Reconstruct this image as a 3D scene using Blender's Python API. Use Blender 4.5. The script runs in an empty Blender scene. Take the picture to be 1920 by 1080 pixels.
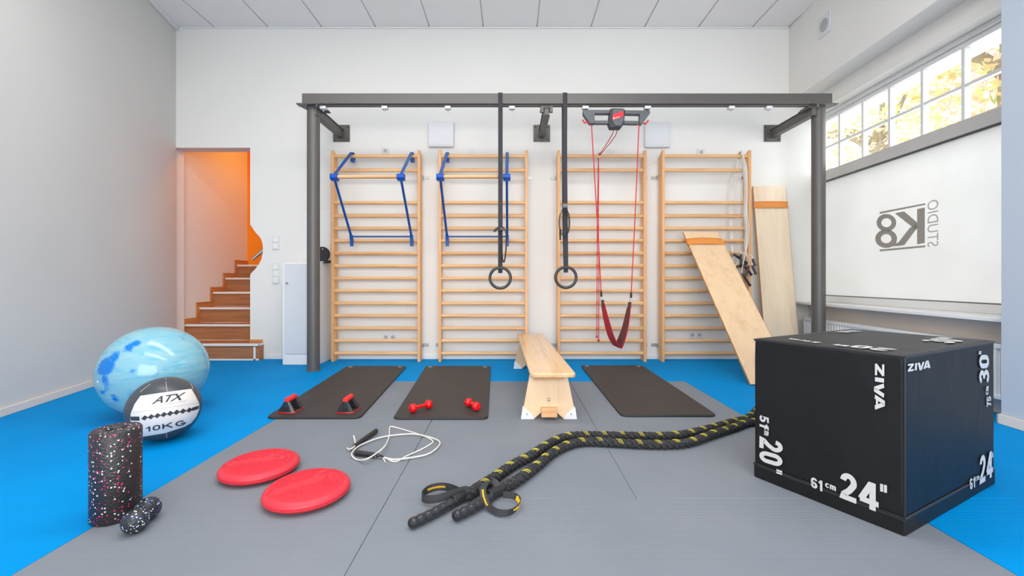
import bpy, bmesh, math, random
from mathutils import Vector as V, Matrix
random.seed(7)
PI = math.pi
scene = bpy.context.scene
COL = scene.collection

# ------------------------------------------------------------------ camera, sky, lights, exposure
F, CX, CY, H = 800.0, 958.0, 525.0, 0.886
cd = bpy.data.cameras.new('camera'); cam = bpy.data.objects.new('camera', cd); COL.objects.link(cam)
cam.location = (0, 0, H); cam.rotation_euler = (PI/2, 0, 0)
cd.sensor_width = 36; cd.lens = F/1920*36; cd.shift_x = 2/1920; cd.shift_y = -15/1920
cd.clip_start = 0.02
scene.camera = cam
scene.view_settings.view_transform = 'Standard'; scene.view_settings.look = 'None'
scene.view_settings.gamma = 1; scene.view_settings.use_curve_mapping = False
scene.view_settings.exposure = 0.18
w = bpy.data.worlds.new('sky'); scene.world = w; w.use_nodes = True
w.node_tree.nodes['Background'].inputs[0].default_value = (0.97, 0.985, 1.0, 1)
w.node_tree.nodes['Background'].inputs[1].default_value = 2.8

def area(name, loc, target, sx, sy, power, color=(1, 1, 1)):
    l = bpy.data.lights.new(name, 'AREA'); l.shape = 'RECTANGLE'; l.size = sx; l.size_y = sy
    l.energy = power; l.color = color
    o = bpy.data.objects.new(name, l); COL.objects.link(o); o.location = loc
    o.rotation_euler = (V(target)-V(loc)).to_track_quat('-Z', 'Y').to_euler()
    return o
area('rear_window_daylight', (0.3, -2.9, 1.75), (0.3, 4.8, 1.75), 4.4, 2.9, 140, (1.0, 0.975, 0.94))
area('ceiling_fill_front', (-0.6, 2.2, 3.66), (-0.6, 2.2, 0), 4.2, 0.5, 62, (1.0, 0.975, 0.94))  # fill added above the view to brighten the floor, not a known lamp
area('ceiling_fill_rear', (0, 0.2, 3.66), (0, 0.2, 0), 4.2, 0.5, 62, (1.0, 0.975, 0.94))  # second overhead fill, added for the floor as well
area('side_window_daylight', (4.6, 3.2, 2.2), (0, 3.0, 0.6), 3.0, 2.4, 60, (0.92, 0.97, 1.0))
area('stair_light', (-3.0, 5.75, 3.05), (-3.5, 5.9, 1.0), 0.5, 0.3, 9, (1.0, 0.46, 0.08))

# ------------------------------------------------------------------ helpers
def U(x, y, Y=None, z=None, X=None):
    "a point of the photograph at a known depth, height or side distance"
    dx, dz = (x-CX)/F, (CY-y)/F
    if Y is None:
        Y = (z-H)/dz if z is not None else X/dx
    return V((dx*Y, Y, H+dz*Y))

def on_plane(x, y, p, n):
    d = V(((x-CX)/F, 1, (CY-y)/F)); o = V((0, 0, H))
    return o + d*((p-o).dot(n)/d.dot(n))

def on_sphere(x, y, c, r):
    d = V(((x-CX)/F, 1, (CY-y)/F)).normalized(); o = V((0, 0, H))
    b = d.dot(o-c); q = b*b-((o-c).length_squared-r*r)
    t = -b-math.sqrt(max(q, 0))
    p = o+d*t
    return c+(p-c).normalized()*r

def tag(o, label=None, cat=None, group=None, kind=None):
    if label: o['label'] = label
    if cat: o['category'] = cat
    if group: o['group'] = group
    if kind: o['kind'] = kind
    return o

def empty(name, loc, label, cat, group=None):
    o = bpy.data.objects.new(name, None); COL.objects.link(o); o.location = loc
    o.empty_display_size = 0.1
    tag(o, label, cat, group)
    return o

def obj(name, bm, m, parent=None, label=None, kind=None, bevel=0, segs=2, angle=35, off=None):
    p = parent
    base = V((0, 0, 0))
    while p is not None:
        base += p.location; p = p.parent
    if parent is None and off is not None: base = V(off)
    if bm.verts: bmesh.ops.translate(bm, verts=bm.verts, vec=-base)
    bmesh.ops.recalc_face_normals(bm, faces=bm.faces)
    me = bpy.data.meshes.new(name); bm.to_mesh(me); bm.free()
    for pl in me.polygons: pl.use_smooth = True
    me.set_sharp_from_angle(angle=math.radians(angle))
    o = bpy.data.objects.new(name, me); COL.objects.link(o)
    for mm in (m if isinstance(m, (list, tuple)) else [m]): me.materials.append(mm)
    if parent is not None: o.parent = parent
    elif off is not None: o.location = off
    if bevel:
        b = o.modifiers.new('bevel', 'BEVEL'); b.width = bevel; b.segments = segs; b.limit_method = 'ANGLE'
        b.angle_limit = math.radians(40)
    if label: o['label'] = label
    if kind: o['kind'] = kind
    return o

def struct(name, bm, m, bevel=0, label=None):
    return obj(name, bm, m, None, label, 'structure', bevel)

def B(): return bmesh.new()

def box(bm, x0, x1, y0, y1, z0, z1):
    vs = [bm.verts.new((x, y, z)) for z in (z0, z1) for x, y in ((x0, y0), (x1, y0), (x1, y1), (x0, y1))]
    for f in ((3, 2, 1, 0), (4, 5, 6, 7), (0, 1, 5, 4), (1, 2, 6, 5), (2, 3, 7, 6), (3, 0, 4, 7)):
        bm.faces.new([vs[i] for i in f])
    return bm

def prism(bm, poly, vec):
    "extrude a planar 3-D polygon by vec"
    vec = V(vec); a = [bm.verts.new(p) for p in poly]; b = [bm.verts.new(V(p)+vec) for p in poly]
    n = len(poly)
    bm.faces.new(a); bm.faces.new(b[::-1])
    for i in range(n): bm.faces.new((a[i], b[i], b[(i+1) % n], a[(i+1) % n]))
    return bm

def obox(bm, c, ex, ey, ez):
    "oriented box, half axes ex ey ez"
    c, ex, ey, ez = V(c), V(ex), V(ey), V(ez)
    return prism(bm, [c-ex-ey-ez, c+ex-ey-ez, c+ex+ey-ez, c-ex+ey-ez], ez*2)

def smoothpath(pts, n=8, closed=False):
    pts = [V(p) for p in pts]; out = []; N = len(pts)
    rng = N if closed else N-1
    for i in range(rng):
        if closed: p0, p1, p2, p3 = pts[i-1], pts[i], pts[(i+1) % N], pts[(i+2) % N]
        else: p0, p1, p2, p3 = pts[max(i-1, 0)], pts[i], pts[i+1], pts[min(i+2, N-1)]
        for k in range(n):
            t = k/n
            out.append(0.5*((2*p1)+(p2-p0)*t+(2*p0-5*p1+4*p2-p3)*t*t+(3*p1-p0-3*p2+p3)*t**3))
    if not closed: out.append(pts[-1])
    return out

def resample(pts, step):
    out = [pts[0].copy()]; acc = 0
    for a, b in zip(pts, pts[1:]):
        L = (b-a).length
        while acc+L >= step:
            t = (step-acc)/L; a = a.lerp(b, t); out.append(a.copy()); L = (b-a).length; acc = 0
            if L < 1e-9: break
        acc += L
    return out

def frames(pts, closed=False):
    N = len(pts); T = []
    for i in range(N):
        if closed: t = pts[(i+1) % N]-pts[i-1]
        else: t = pts[min(i+1, N-1)]-pts[max(i-1, 0)]
        T.append(t.normalized())
    u = T[0].orthogonal().normalized(); fr = []
    for t in T:
        u = (u-t*u.dot(t))
        if u.length < 1e-6: u = t.orthogonal()
        u.normalize(); fr.append((t, u, t.cross(u)))
    return fr

def tube(bm, pts, r, seg=8, closed=False, cap=True, mi=0):
    pts = [V(p) for p in pts]; fr = frames(pts, closed); rings = []
    for i, p in enumerate(pts):
        rr = r[i] if isinstance(r, (list, tuple)) else r
        _, u, v = fr[i]
        rings.append([bm.verts.new(p+(u*math.cos(a)+v*math.sin(a))*rr) for a in (2*PI*k/seg for k in range(seg))])
    rg = len(pts) if closed else len(pts)-1
    for i in range(rg):
        A, C = rings[i], rings[(i+1) % len(pts)]
        for k in range(seg):
            f = bm.faces.new((A[k], A[(k+1) % seg], C[(k+1) % seg], C[k])); f.material_index = mi
    if cap and not closed: bm.faces.new(rings[0][::-1]).material_index = mi; bm.faces.new(rings[-1]).material_index = mi
    return bm

def cyl(bm, a, b, r, seg=16): return tube(bm, [a, b], r, seg)

def ribbon(bm, pts, wdir, width, th=0.002):
    "flat webbing along a path; wdir is the direction of its width"
    pts = [V(p) for p in pts]; N = len(pts); rows = []
    for i, p in enumerate(pts):
        t = (pts[min(i+1, N-1)]-pts[max(i-1, 0)]).normalized()
        wd = V(wdir[i]) if isinstance(wdir, list) else V(wdir)
        wd = (wd-t*wd.dot(t)).normalized()
        n = t.cross(wd)
        ww = width[i] if isinstance(width, list) else width
        rows.append([bm.verts.new(p+wd*sx*ww/2+n*sn*th/2) for sx, sn in ((-1, -1), (1, -1), (1, 1), (-1, 1))])
    for A, C in zip(rows, rows[1:]):
        for k in range(4): bm.faces.new((A[k], A[(k+1) % 4], C[(k+1) % 4], C[k]))
    bm.faces.new(rows[0][::-1]); bm.faces.new(rows[-1])
    return bm

def lathe(bm, prof, c, axis=(0, 0, 1), seg=32, closed=False):
    c = V(c); ax = V(axis).normalized(); u = ax.orthogonal().normalized(); v = ax.cross(u); rings = []
    for r, h in prof:
        if r < 1e-6: rings.append([bm.verts.new(c+ax*h)])
        else: rings.append([bm.verts.new(c+ax*h+(u*math.cos(a)+v*math.sin(a))*r) for a in (2*PI*k/seg for k in range(seg))])
    pairs = list(zip(rings, rings[1:]))
    if closed: pairs.append((rings[-1], rings[0]))
    for A, C in pairs:
        if len(A) == 1 and len(C) == 1: continue
        for k in range(seg):
            k2 = (k+1) % seg
            if len(A) == 1: bm.faces.new((A[0], C[k2], C[k]))
            elif len(C) == 1: bm.faces.new((A[k], A[k2], C[0]))
            else: bm.faces.new((A[k], A[k2], C[k2], C[k]))
    return bm

def lettering(text, fn, off=0.0, cuts=0, spacing=1.0, shear=0.0):
    "text outline filled, its box mapped by fn(u, v)"
    cu = bpy.data.curves.new('t', 'FONT'); cu.body = text; cu.offset = off; cu.resolution_u = 4
    cu.space_character = spacing; cu.shear = shear
    o = bpy.data.objects.new('t', cu); COL.objects.link(o)
    dg = bpy.context.evaluated_depsgraph_get()
    me = bpy.data.meshes.new_from_object(o.evaluated_get(dg))
    bm = bmesh.new(); bm.from_mesh(me)
    bpy.data.objects.remove(o); bpy.data.curves.remove(cu); bpy.data.meshes.remove(me)
    xs = [v.co.x for v in bm.verts]; ys = [v.co.y for v in bm.verts]
    x0, x1, y0, y1 = min(xs), max(xs), min(ys), max(ys)
    bmesh.ops.triangulate(bm, faces=bm.faces)
    for _ in range(cuts):
        bmesh.ops.subdivide_edges(bm, edges=[e for e in bm.edges if e.calc_length() > 0.15], cuts=1)
        bmesh.ops.triangulate(bm, faces=bm.faces)
    for v in bm.verts: v.co = fn((v.co.x-x0)/(x1-x0), (v.co.y-y0)/(y1-y0))
    return bm

def arc(cx, cy, rx, ry, a0, a1, n=12):
    return [(cx+rx*math.cos(math.radians(a0+(a1-a0)*k/n)), cy+ry*math.sin(math.radians(a0+(a1-a0)*k/n))) for k in range(n+1)]
GLY = {   # centre lines in a box one unit high; second entry is the advance width
 '0': ([arc(.27, .66, .17, .24, 0, 180)+arc(.27, .34, .17, .24, 180, 360)+[(.44, .66)]], .54),
 '1': ([[(.26, 0), (.26, 1)], [(.05, .74), (.20, .79), (.25, .93)]], .38),
 '2': ([arc(.27, .68, .17, .22, 175, -20)+[(.30, .38), (.13, .20), (.10, .09), (.52, .09)]], .56),
 '3': ([arc(.26, .71, .17, .19, 165, -75)+[(.20, .52)], [(.20, .53)]+arc(.26, .29, .18, .20, 80, -165)], .54),
 '4': ([[(.40, 0), (.40, .97)], [(.37, .93), (.07, .30), (.06, .27)], [(.02, .27), (.58, .27)]], .60),
 '5': ([[(.48, .91), (.14, .91), (.11, .50)]+arc(.25, .33, .18, .24, 120, -165)], .54),
 '6': ([arc(.27, .70, .17, .20, 15, 180)+[(.10, .32)]+arc(.27, .30, .17, .21, 180, 540)], .54),
 '7': ([[(.03, .91), (.46, .91), (.30, .55), (.22, 0)]], .52),
 '"': ([[(.10, .60), (.10, 1)], [(.34, .60), (.34, 1)]], .44),
 'c': ([arc(.26, .36, .17, .27, 40, 320)], .50),
 'm': ([[(.10, 0), (.10, .72)], [(.10, .52)]+arc(.24, .52, .12, .11, 150, 0, 6)+[(.36, 0)], [(.36, .52)]+arc(.50, .52, .12, .11, 150, 0, 6)+[(.62, 0)]], .72),
 'Z': ([[(.02, .89), (.66, .89)], [(.60, .90), (.10, .10)], [(.04, .11), (.68, .11)]], .74),
 'I': ([[(.12, 0), (.12, 1)]], .25),
 'V': ([[(.10, 1), (.34, .02), (.42, .02), (.66, 1)]], .66),
 'A': ([[(.08, 0), (.32, .98), (.42, .98), (.70, 0)], [(.18, .24), (.58, .24)]], .78),
 'K': ([[(.10, 0), (.10, 1)], [(.12, .42), (.62, 1)], [(.28, .60), (.64, 0)]], .74),
 'G': ([arc(.36, .5, .26, .41, 45, 330)+[(.62, .46), (.36, .46)]], .76)}
def lines_text(text, fn, t=.19, wide=1.0, cuts=0):
    bm = bmesh.new(); x = 0; segs = []
    for ch in text:
        pl, adv = GLY[ch]
        for p in pl: segs.append([V((x+a*wide, b, .0004*len(segs))) for a, b in p])
        x += adv*wide+.05
    for p in segs:
        q = [p[0]]
        for c in p[1:]:
            if (c-q[-1]).length > 1e-4: q.append(c)
        L = []; Rr = []
        for i, c in enumerate(q):
            d0 = (c-q[i-1]).normalized() if i else None; d1 = (q[i+1]-c).normalized() if i < len(q)-1 else None
            if d0 is None: d0 = d1
            if d1 is None: d1 = d0
            n0 = V((-d0.y, d0.x, 0)); n1 = V((-d1.y, d1.x, 0)); m = (n0+n1)
            m = n0 if m.length < .2 else m.normalized(); k = min(1.7, 1/max(.4, m.dot(n0)))
            L.append(bm.verts.new(c+m*k*t/2)); Rr.append(bm.verts.new(c-m*k*t/2))
        for i in range(len(q)-1): bm.faces.new((L[i], L[i+1], Rr[i+1], Rr[i]))
    xs = [v.co.x for v in bm.verts]; ys = [v.co.y for v in bm.verts]; x0, x1, y0, y1 = min(xs), max(xs), min(ys), max(ys)
    if text in ('"', 'cm'): pass
    for _ in range(cuts): bmesh.ops.subdivide_edges(bm, edges=[e for e in bm.edges if e.calc_length() > .12], cuts=1)
    nv = (fn(1, 0)-fn(0, 0)).cross(fn(0, 1)-fn(0, 0)).normalized()
    if nv.dot(V((0, 0, H))-fn(0, 0)) < 0: nv = -nv
    for v in bm.verts: v.co = fn((v.co.x-x0)/(x1-x0), (v.co.y-y0)/(y1-y0))+nv*v.co.z
    return bm

def merge(dst, src):
    me = bpy.data.meshes.new('m'); src.to_mesh(me); src.free(); dst.from_mesh(me); bpy.data.meshes.remove(me)

def copy_tree(o, parent=None):
    c = o.copy(); COL.objects.link(c)
    if parent is not None: c.parent = parent
    for ch in list(o.children): copy_tree(ch, c)
    return c

# ------------------------------------------------------------------ materials
def srgb(r, g, b):
    f = lambda c: (c/255/12.92) if c/255 <= 0.04045 else ((c/255+0.055)/1.055)**2.4
    return (f(r), f(g), f(b), 1)

class Mat:
    def __init__(s, name):
        s.m = bpy.data.materials.new(name); s.m.use_nodes = True; s.t = s.m.node_tree; s.n = s.t.nodes
        s.p = s.n['Principled BSDF']; s.out = s.n['Material Output']
        s.tc = s.n.new('ShaderNodeTexCoord')
    def N(s, typ, **kw):
        n = s.n.new(typ)
        for k, v in kw.items():
            if k.startswith('_'): setattr(n, k[1:], v)
            else: n.inputs[k.replace('_', ' ')].default_value = v
        return n
    def L(s, a, b): s.t.links.new(a, b)
    def mapping(s, scale, coord='Object', rot=(0, 0, 0), loc=(0, 0, 0)):
        mp = s.n.new('ShaderNodeMapping'); mp.inputs['Scale'].default_value = scale
        mp.inputs['Rotation'].default_value = rot; mp.inputs['Location'].default_value = loc
        s.L(s.tc.outputs[coord], mp.inputs['Vector']); return mp.outputs[0]
    def noise(s, vec, scale=5, detail=3, rough=0.5, dist=0):
        n = s.N('ShaderNodeTexNoise'); n.inputs['Scale'].default_value = scale; n.inputs['Detail'].default_value = detail
        n.inputs['Roughness'].default_value = rough; n.inputs['Distortion'].default_value = dist
        s.L(vec, n.inputs['Vector']); return n.outputs['Fac']
    def ramp(s, fac, stops):
        r = s.n.new('ShaderNodeValToRGB'); e = r.color_ramp.elements
        while len(e) > 1: e.remove(e[-1])
        e[0].position, e[0].color = stops[0][0], stops[0][1]
        for p, c in stops[1:]:
            k = e.new(p); k.color = c
        s.L(fac, r.inputs[0]); return r.outputs[0]
    def base(s, c, rough=0.5, metal=0, spec=0.5):
        if isinstance(c, tuple): s.p.inputs['Base Color'].default_value = c
        else: s.L(c, s.p.inputs['Base Color'])
        s.p.inputs['Roughness'].default_value = rough; s.p.inputs['Metallic'].default_value = metal
        s.p.inputs['Specular IOR Level'].default_value = spec
        return s
    def bump(s, h, strength=0.2, dist=0.01):
        b = s.N('ShaderNodeBump'); b.inputs['Strength'].default_value = strength; b.inputs['Distance'].default_value = dist
        s.L(h, b.inputs['Height']); s.L(b.outputs[0], s.p.inputs['Normal']); return s
    def mix(s, fac, a, b):
        m = s.n.new('ShaderNodeMix'); m.data_type = 'RGBA'
        for v, i in ((fac, 0), (a, 6), (b, 7)):
            if isinstance(v, (tuple, float, int)): m.inputs[i].default_value = v
            else: s.L(v, m.inputs[i])
        return m.outputs[2]
    def math(s, op, a, b=0.0):
        m = s.n.new('ShaderNodeMath'); m.operation = op
        for v, i in ((a, 0), (b, 1)):
            if isinstance(v, (float, int)): m.inputs[i].default_value = v
            else: s.L(v, m.inputs[i])
        return m.outputs[0]

def plain(name, c, rough=0.5, metal=0, spec=0.5, vary=0.06, scale=6, bumps=0, bscale=200):
    M = Mat(name); n = M.noise(M.mapping((1, 1, 1)), scale, 3)
    lo = tuple(x*(1-vary) for x in c[:3])+(1,); hi = tuple(min(1, x*(1+vary)) for x in c[:3])+(1,)
    M.base(M.ramp(n, [(0.3, lo), (0.7, hi)]), rough, metal, spec)
    if bumps: M.bump(M.noise(M.mapping((1, 1, 1)), bscale, 2), bumps, 0.002)
    return M.m

def wood(name, light, dark, axis=0, rough=0.4, grain=1.0, spec=0.5):
    "grain runs along the given axis"
    M = Mat(name); sc = [26, 26, 26]; sc[axis] = 1.3
    v = M.mapping(tuple(sc)); n1 = M.noise(v, 1.0*grain, 5, 0.6, 0.6)
    sc2 = [160, 160, 160]; sc2[axis] = 5
    n2 = M.noise(M.mapping(tuple(sc2)), 1.0, 2)
    c = M.ramp(n1, [(0.3, dark), (0.52, light), (0.75, tuple(x*1.05 for x in light[:3])+(1,))])
    c2 = M.mix(M.math('MULTIPLY', n2, 0.18), c, dark)
    M.base(c2, rough, 0, spec).bump(n2, 0.05, 0.001)
    return M.m

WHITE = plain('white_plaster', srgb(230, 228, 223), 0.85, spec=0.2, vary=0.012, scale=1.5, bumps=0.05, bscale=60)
DIMW = plain('dimmed_white_plaster', srgb(208, 206, 202), 0.85, spec=0.2, vary=0.02, scale=1.2, bumps=0.06, bscale=60)  # white wall in less light; its dimness is put into the colour
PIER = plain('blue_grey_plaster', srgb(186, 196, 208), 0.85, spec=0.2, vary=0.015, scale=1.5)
TRIMW = plain('white_paint', srgb(232, 232, 230), 0.4, vary=0.01)
CREAM = plain('cream_paint', srgb(225, 215, 205), 0.5, vary=0.02)
ORANGE = plain('orange_wall_paint', srgb(250, 150, 40), 0.8, spec=0.2, vary=0.02)
TILE = Mat('ceiling_board'); TILE.base(srgb(243, 240, 237), 0.9, 0, 0.1).bump(TILE.noise(TILE.mapping((1, 1, 1)), 300, 2), 0.25, 0.003); TILE = TILE.m
def tatami(name, c, c2, spec=0.35):
    M = Mat(name); v = M.mapping((1, 1, 1))
    wv = M.N('ShaderNodeTexWave', Scale=70.0, Distortion=1.2); wv.wave_type = 'BANDS'; wv.bands_direction = 'Y'
    wv.inputs['Detail'].default_value = 2; wv.inputs['Detail Scale'].default_value = 3
    M.L(v, wv.inputs['Vector'])
    n = M.noise(v, 160, 2); big = M.noise(v, 2.0, 3)
    col = M.ramp(big, [(0.3, c), (0.7, c2)])
    col = M.mix(M.math('MULTIPLY', wv.outputs['Fac'], 0.10), col, tuple(x*0.6 for x in c[:3])+(1,))
    M.base(col, 0.62, 0, spec)
    h = M.math('ADD', wv.outputs['Fac'], M.math('MULTIPLY', n, 0.7))
    M.bump(h, 0.3, 0.002)
    return M.m
MGREY = tatami('grey_mat', srgb(119, 125, 133), srgb(126, 131, 139))
MBLUE = tatami('blue_mat', srgb(0, 136, 206), srgb(0, 143, 213), 0.04)
BASEF = plain('underfloor', srgb(105, 110, 118), 0.9)
STEEL = plain('grey_brown_steel', srgb(96, 92, 89), 0.42, 0.2, 0.5, vary=0.03)
CHROME = plain('zinc_metal', srgb(180, 182, 180), 0.45, 0.8, vary=0.05)
BEECH_Z = wood('beech_vertical', srgb(232, 178, 122), srgb(216, 152, 94), 2)
BEECH_X = wood('beech_rung', srgb(228, 182, 132), srgb(206, 148, 94), 0)
BEECH_Y = wood('beech_bench', srgb(226, 188, 144), srgb(210, 162, 114), 1, 0.22, 0.8)
PLY = wood('birch_plywood', srgb(228, 196, 158), srgb(216, 180, 140), 2, 0.26, 0.5)
PLYL = wood('birch_plywood_light', srgb(232, 212, 184), srgb(222, 198, 168), 2, 0.3, 0.5)
PLYE = plain('plywood_edge', srgb(206, 144, 80), 0.5)
OAK = wood('oak_stair', srgb(176, 118, 78), srgb(138, 86, 52), 0, 0.45)
OAKL = wood('oak_skirting', srgb(205, 140, 84), srgb(180, 112, 60), 1, 0.45)
BLUE = plain('blue_enamel', srgb(8, 76, 152), 0.35, vary=0.04)
BLUEC = plain('blue_cup', srgb(4, 78, 172), 0.45, vary=0.04)
WEB = plain('black_webbing', srgb(46, 47, 51), 0.7, bumps=0.3, bscale=300)
RINGM = plain('black_ring_plastic', srgb(52, 51, 53), 0.3)
REDCORD = plain('red_cord', srgb(205, 30, 42), 0.6)
REDSL = plain('red_sling_fabric', srgb(200, 30, 48), 0.7)
MAROON = plain('maroon_sling_lining', srgb(112, 58, 58), 0.8)
DEVG = plain('dark_grey_plastic', srgb(88, 92, 94), 0.45)
DEVD = plain('charcoal_plastic', srgb(52, 54, 60), 0.5)
BADGE = plain('red_badge', srgb(232, 30, 46), 0.4)
PRINT = plain('white_print', srgb(222, 222, 222), 0.6, vary=0.02)
MATB = plain('dark_brown_foam', srgb(60, 55, 53), 0.55, spec=0.3, vary=0.08, scale=3, bumps=0.15, bscale=250)
MATE = plain('black_foam_edge', srgb(40, 39, 41), 0.6)
RED = plain('red_vinyl', srgb(225, 16, 22), 0.25, vary=0.03)
REDG = plain('red_grip_foam', srgb(226, 44, 42), 0.55, vary=0.04)
BLK = plain('black_plastic', srgb(36, 36, 38), 0.4)
BLKG = plain('black_glossy_plastic', srgb(44, 44, 48), 0.22)
CORDW = plain('clear_white_cord', srgb(222, 218, 210), 0.3)
DISC = plain('coral_red_rubber', srgb(212, 46, 62), 0.5, vary=0.03)
YEL = plain('yellow_thread', srgb(214, 200, 50), 0.6)
YELP = plain('yellow_print', srgb(240, 190, 30), 0.6)
LEATH = wood('tan_leather', srgb(222, 140, 62), srgb(204, 120, 48), 0, 0.5)
RUBW = plain('white_rubber_foot', srgb(225, 226, 228), 0.5)
PRINTB = plain('light_grey_print', srgb(196, 197, 197), 0.6, vary=0.03)
PLATE = plain('white_plastic', srgb(218, 219, 221), 0.4, vary=0.01)
GREYP = plain('light_grey_laminate', srgb(210, 213, 217), 0.45, vary=0.012)
SLOT = plain('grey_socket_well', srgb(176, 176, 178), 0.6)
LOGO = plain('logo_shade', srgb(158, 153, 144), 0.7, vary=0.04)  # outside lettering's shade through the pane, put into the colour
LOGOT = plain('pale_logo_shade', srgb(190, 188, 182), 0.7, vary=0.04)
FRAME = plain('window_frame_paint', srgb(226, 227, 226), 0.4, vary=0.01)
TRANS = plain('transom_paint', srgb(196, 194, 190), 0.45, vary=0.02)

M = Mat('rope_fibre'); v = M.mapping((1, 1, 1)); n = M.noise(v, 300, 3, 0.7)
M.base(M.ramp(n, [(0.44, srgb(8, 8, 10)), (0.56, srgb(38, 38, 42)), (0.68, srgb(130, 130, 130))]), 0.8).bump(n, 0.5, 0.003); ROPE = M.m

M = Mat('box_fabric'); v = M.mapping((1, 1, 1)); n = M.noise(v, 500, 2); big = M.noise(v, 3.5, 4, 0.55, 0.8); wr = M.noise(M.mapping((5, 5, 3.5)), 1.0, 4, 0.5, 1.2)
M.base(M.ramp(big, [(0.3, srgb(13, 14, 15)), (0.7, srgb(19, 20, 22))]), 0.5, 0, 0.4)
M.bump(M.math('ADD', M.math('MULTIPLY', n, 0.04), wr), 0.35, 0.012); BOXM = M.m

def speckle(name, base, cols, scale):
    M = Mat(name); v = M.mapping((1, 1, 1))
    vo = M.N('ShaderNodeTexVoronoi', Scale=float(scale)); vo.inputs['Randomness'].default_value = 1
    M.L(v, vo.inputs['Vector'])
    sep = M.n.new('ShaderNodeSeparateColor'); M.L(vo.outputs['Color'], sep.inputs[0])
    near = M.math('LESS_THAN', vo.outputs['Distance'], 0.36)
    c = base
    for i, (col, lo, hi) in enumerate(cols):
        msk = M.math('MULTIPLY', near, M.math('MULTIPLY', M.math('GREATER_THAN', sep.outputs[0], lo), M.math('LESS_THAN', sep.outputs[0], hi)))
        c = M.mix(msk, c, col)
    M.base(c, 0.4, 0, 0.5)
    v2 = M.N('ShaderNodeTexVoronoi', Scale=110.0); M.L(M.mapping((1, 1, 1.6)), v2.inputs['Vector'])
    M.bump(v2.outputs['Distance'], 0.45, 0.004)
    return M.m
ROLLER = speckle('speckled_foam_pink', srgb(42, 40, 42), [(srgb(225, 40, 110), 0.0, 0.17), (srgb(235, 235, 238), 0.17, 0.33)], 130)
PEANUT = speckle('speckled_foam_blue', srgb(38, 40, 44), [(srgb(40, 90, 190), 0.0, 0.30), (srgb(225, 238, 240), 0.30, 0.55)], 150)

M = Mat('marbled_vinyl'); v = M.mapping((1.0, 1.0, 1.9), rot=(0.2, 0.5, 0.2))
n = M.noise(v, 2.6, 6, 0.62, 1.6); sw = M.noise(M.mapping((1, 1, 4), rot=(0.4, 0.3, 0)), 3.2, 6, 0.65, 2.2)
pale = M.ramp(sw, [(0.30, srgb(90, 168, 200)), (0.48, srgb(128, 184, 200)), (0.7, srgb(150, 188, 196))])
wob = M.math('MULTIPLY', M.math('SUBTRACT', M.noise(M.mapping((1, 1, 1)), 7.0, 5, 0.6, 0.4), 0.5), 0.16)
acc = None
for bx, by, br in ((200, 688, .075), (212, 672, .05), (196, 712, .05), (192, 735, .02), (240, 654, .035), (254, 646, .02), (248, 697, .018), (388, 715, .04), (345, 637, .012), (215, 750, .02), (310, 655, .008)):
    q = on_sphere(bx, by, V((-2.34, 2.807, .289)), .289)-V((-2.34, 2.807, 0))
    dn_ = M.n.new('ShaderNodeVectorMath'); dn_.operation = 'DISTANCE'; dn_.inputs[1].default_value = q; M.L(M.tc.outputs['Object'], dn_.inputs[0])
    d_ = M.math('SUBTRACT', br, dn_.outputs['Value']); acc = d_ if acc is None else M.math('MAXIMUM', acc, d_)
blot = M.math('ADD', M.math('ADD', acc, wob), 0.5)
c = M.mix(M.ramp(blot, [(0.495, (0, 0, 0, 1)), (0.515, (1, 1, 1, 1))]), pale, srgb(0, 120, 205))
M.base(c, 0.12, 0, 0.5); M.p.inputs['Subsurface Weight'].default_value = 0.0; MARBLE = M.m
BALLB = plain('black_synthetic_leather', srgb(66, 70, 76), 0.35, vary=0.05, bumps=0.2, bscale=90)
BALLW = plain('cream_synthetic_leather', srgb(226, 218, 212), 0.45, vary=0.02)
INK = plain('dark_ink', srgb(50, 54, 62), 0.5)

M = Mat('clear_glass'); tr = M.n.new('ShaderNodeBsdfTransparent'); gl = M.n.new('ShaderNodeBsdfGlossy'); gl.inputs['Roughness'].default_value = 0.02
mx = M.n.new('ShaderNodeMixShader'); mx.inputs[0].default_value = 0.06; M.L(tr.outputs[0], mx.inputs[1]); M.L(gl.outputs[0], mx.inputs[2]); M.L(mx.outputs[0], M.out.inputs[0]); GLASS = M.m
M = Mat('frosted_film'); tl = M.n.new('ShaderNodeBsdfTranslucent'); df = M.n.new('ShaderNodeBsdfDiffuse')
fn = M.noise(M.mapping((1, 1, 1)), 3, 2)
M.L(M.ramp(fn, [(0.3, (0.58, 0.58, 0.572, 1)), (0.7, (0.61, 0.61, 0.605, 1))]), tl.inputs[0]); df.inputs[0].default_value = (0.85, 0.85, 0.85, 1)
mx = M.n.new('ShaderNodeMixShader'); mx.inputs[0].default_value = 0.25
M.L(tl.outputs[0], mx.inputs[1]); M.L(df.outputs[0], mx.inputs[2]); M.L(mx.outputs[0], M.out.inputs[0]); FROST = M.m
M = Mat('autumn_leaf'); n = M.noise(M.mapping((1, 1, 1)), 1.6, 3); tl = M.n.new('ShaderNodeBsdfTranslucent'); df = M.n.new('ShaderNodeBsdfDiffuse')
lc = M.ramp(n, [(0.36, srgb(196, 214, 140)), (0.46, srgb(232, 216, 160)), (0.56, srgb(232, 204, 186)), (0.7, srgb(238, 222, 210))])
M.L(lc, tl.inputs[0]); M.L(lc, df.inputs[0]); mx = M.n.new('ShaderNodeMixShader'); mx.inputs[0].default_value = 0.5
M.L(tl.outputs[0], mx.inputs[1]); M.L(df.outputs[0], mx.inputs[2]); M.L(mx.outputs[0], M.out.inputs[0]); LEAF = M.m
BARK = plain('bark', srgb(150, 142, 118), 0.9, vary=0.2, scale=12)
PAVE = plain('pale_pavement', srgb(200, 198, 194), 0.9)

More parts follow.
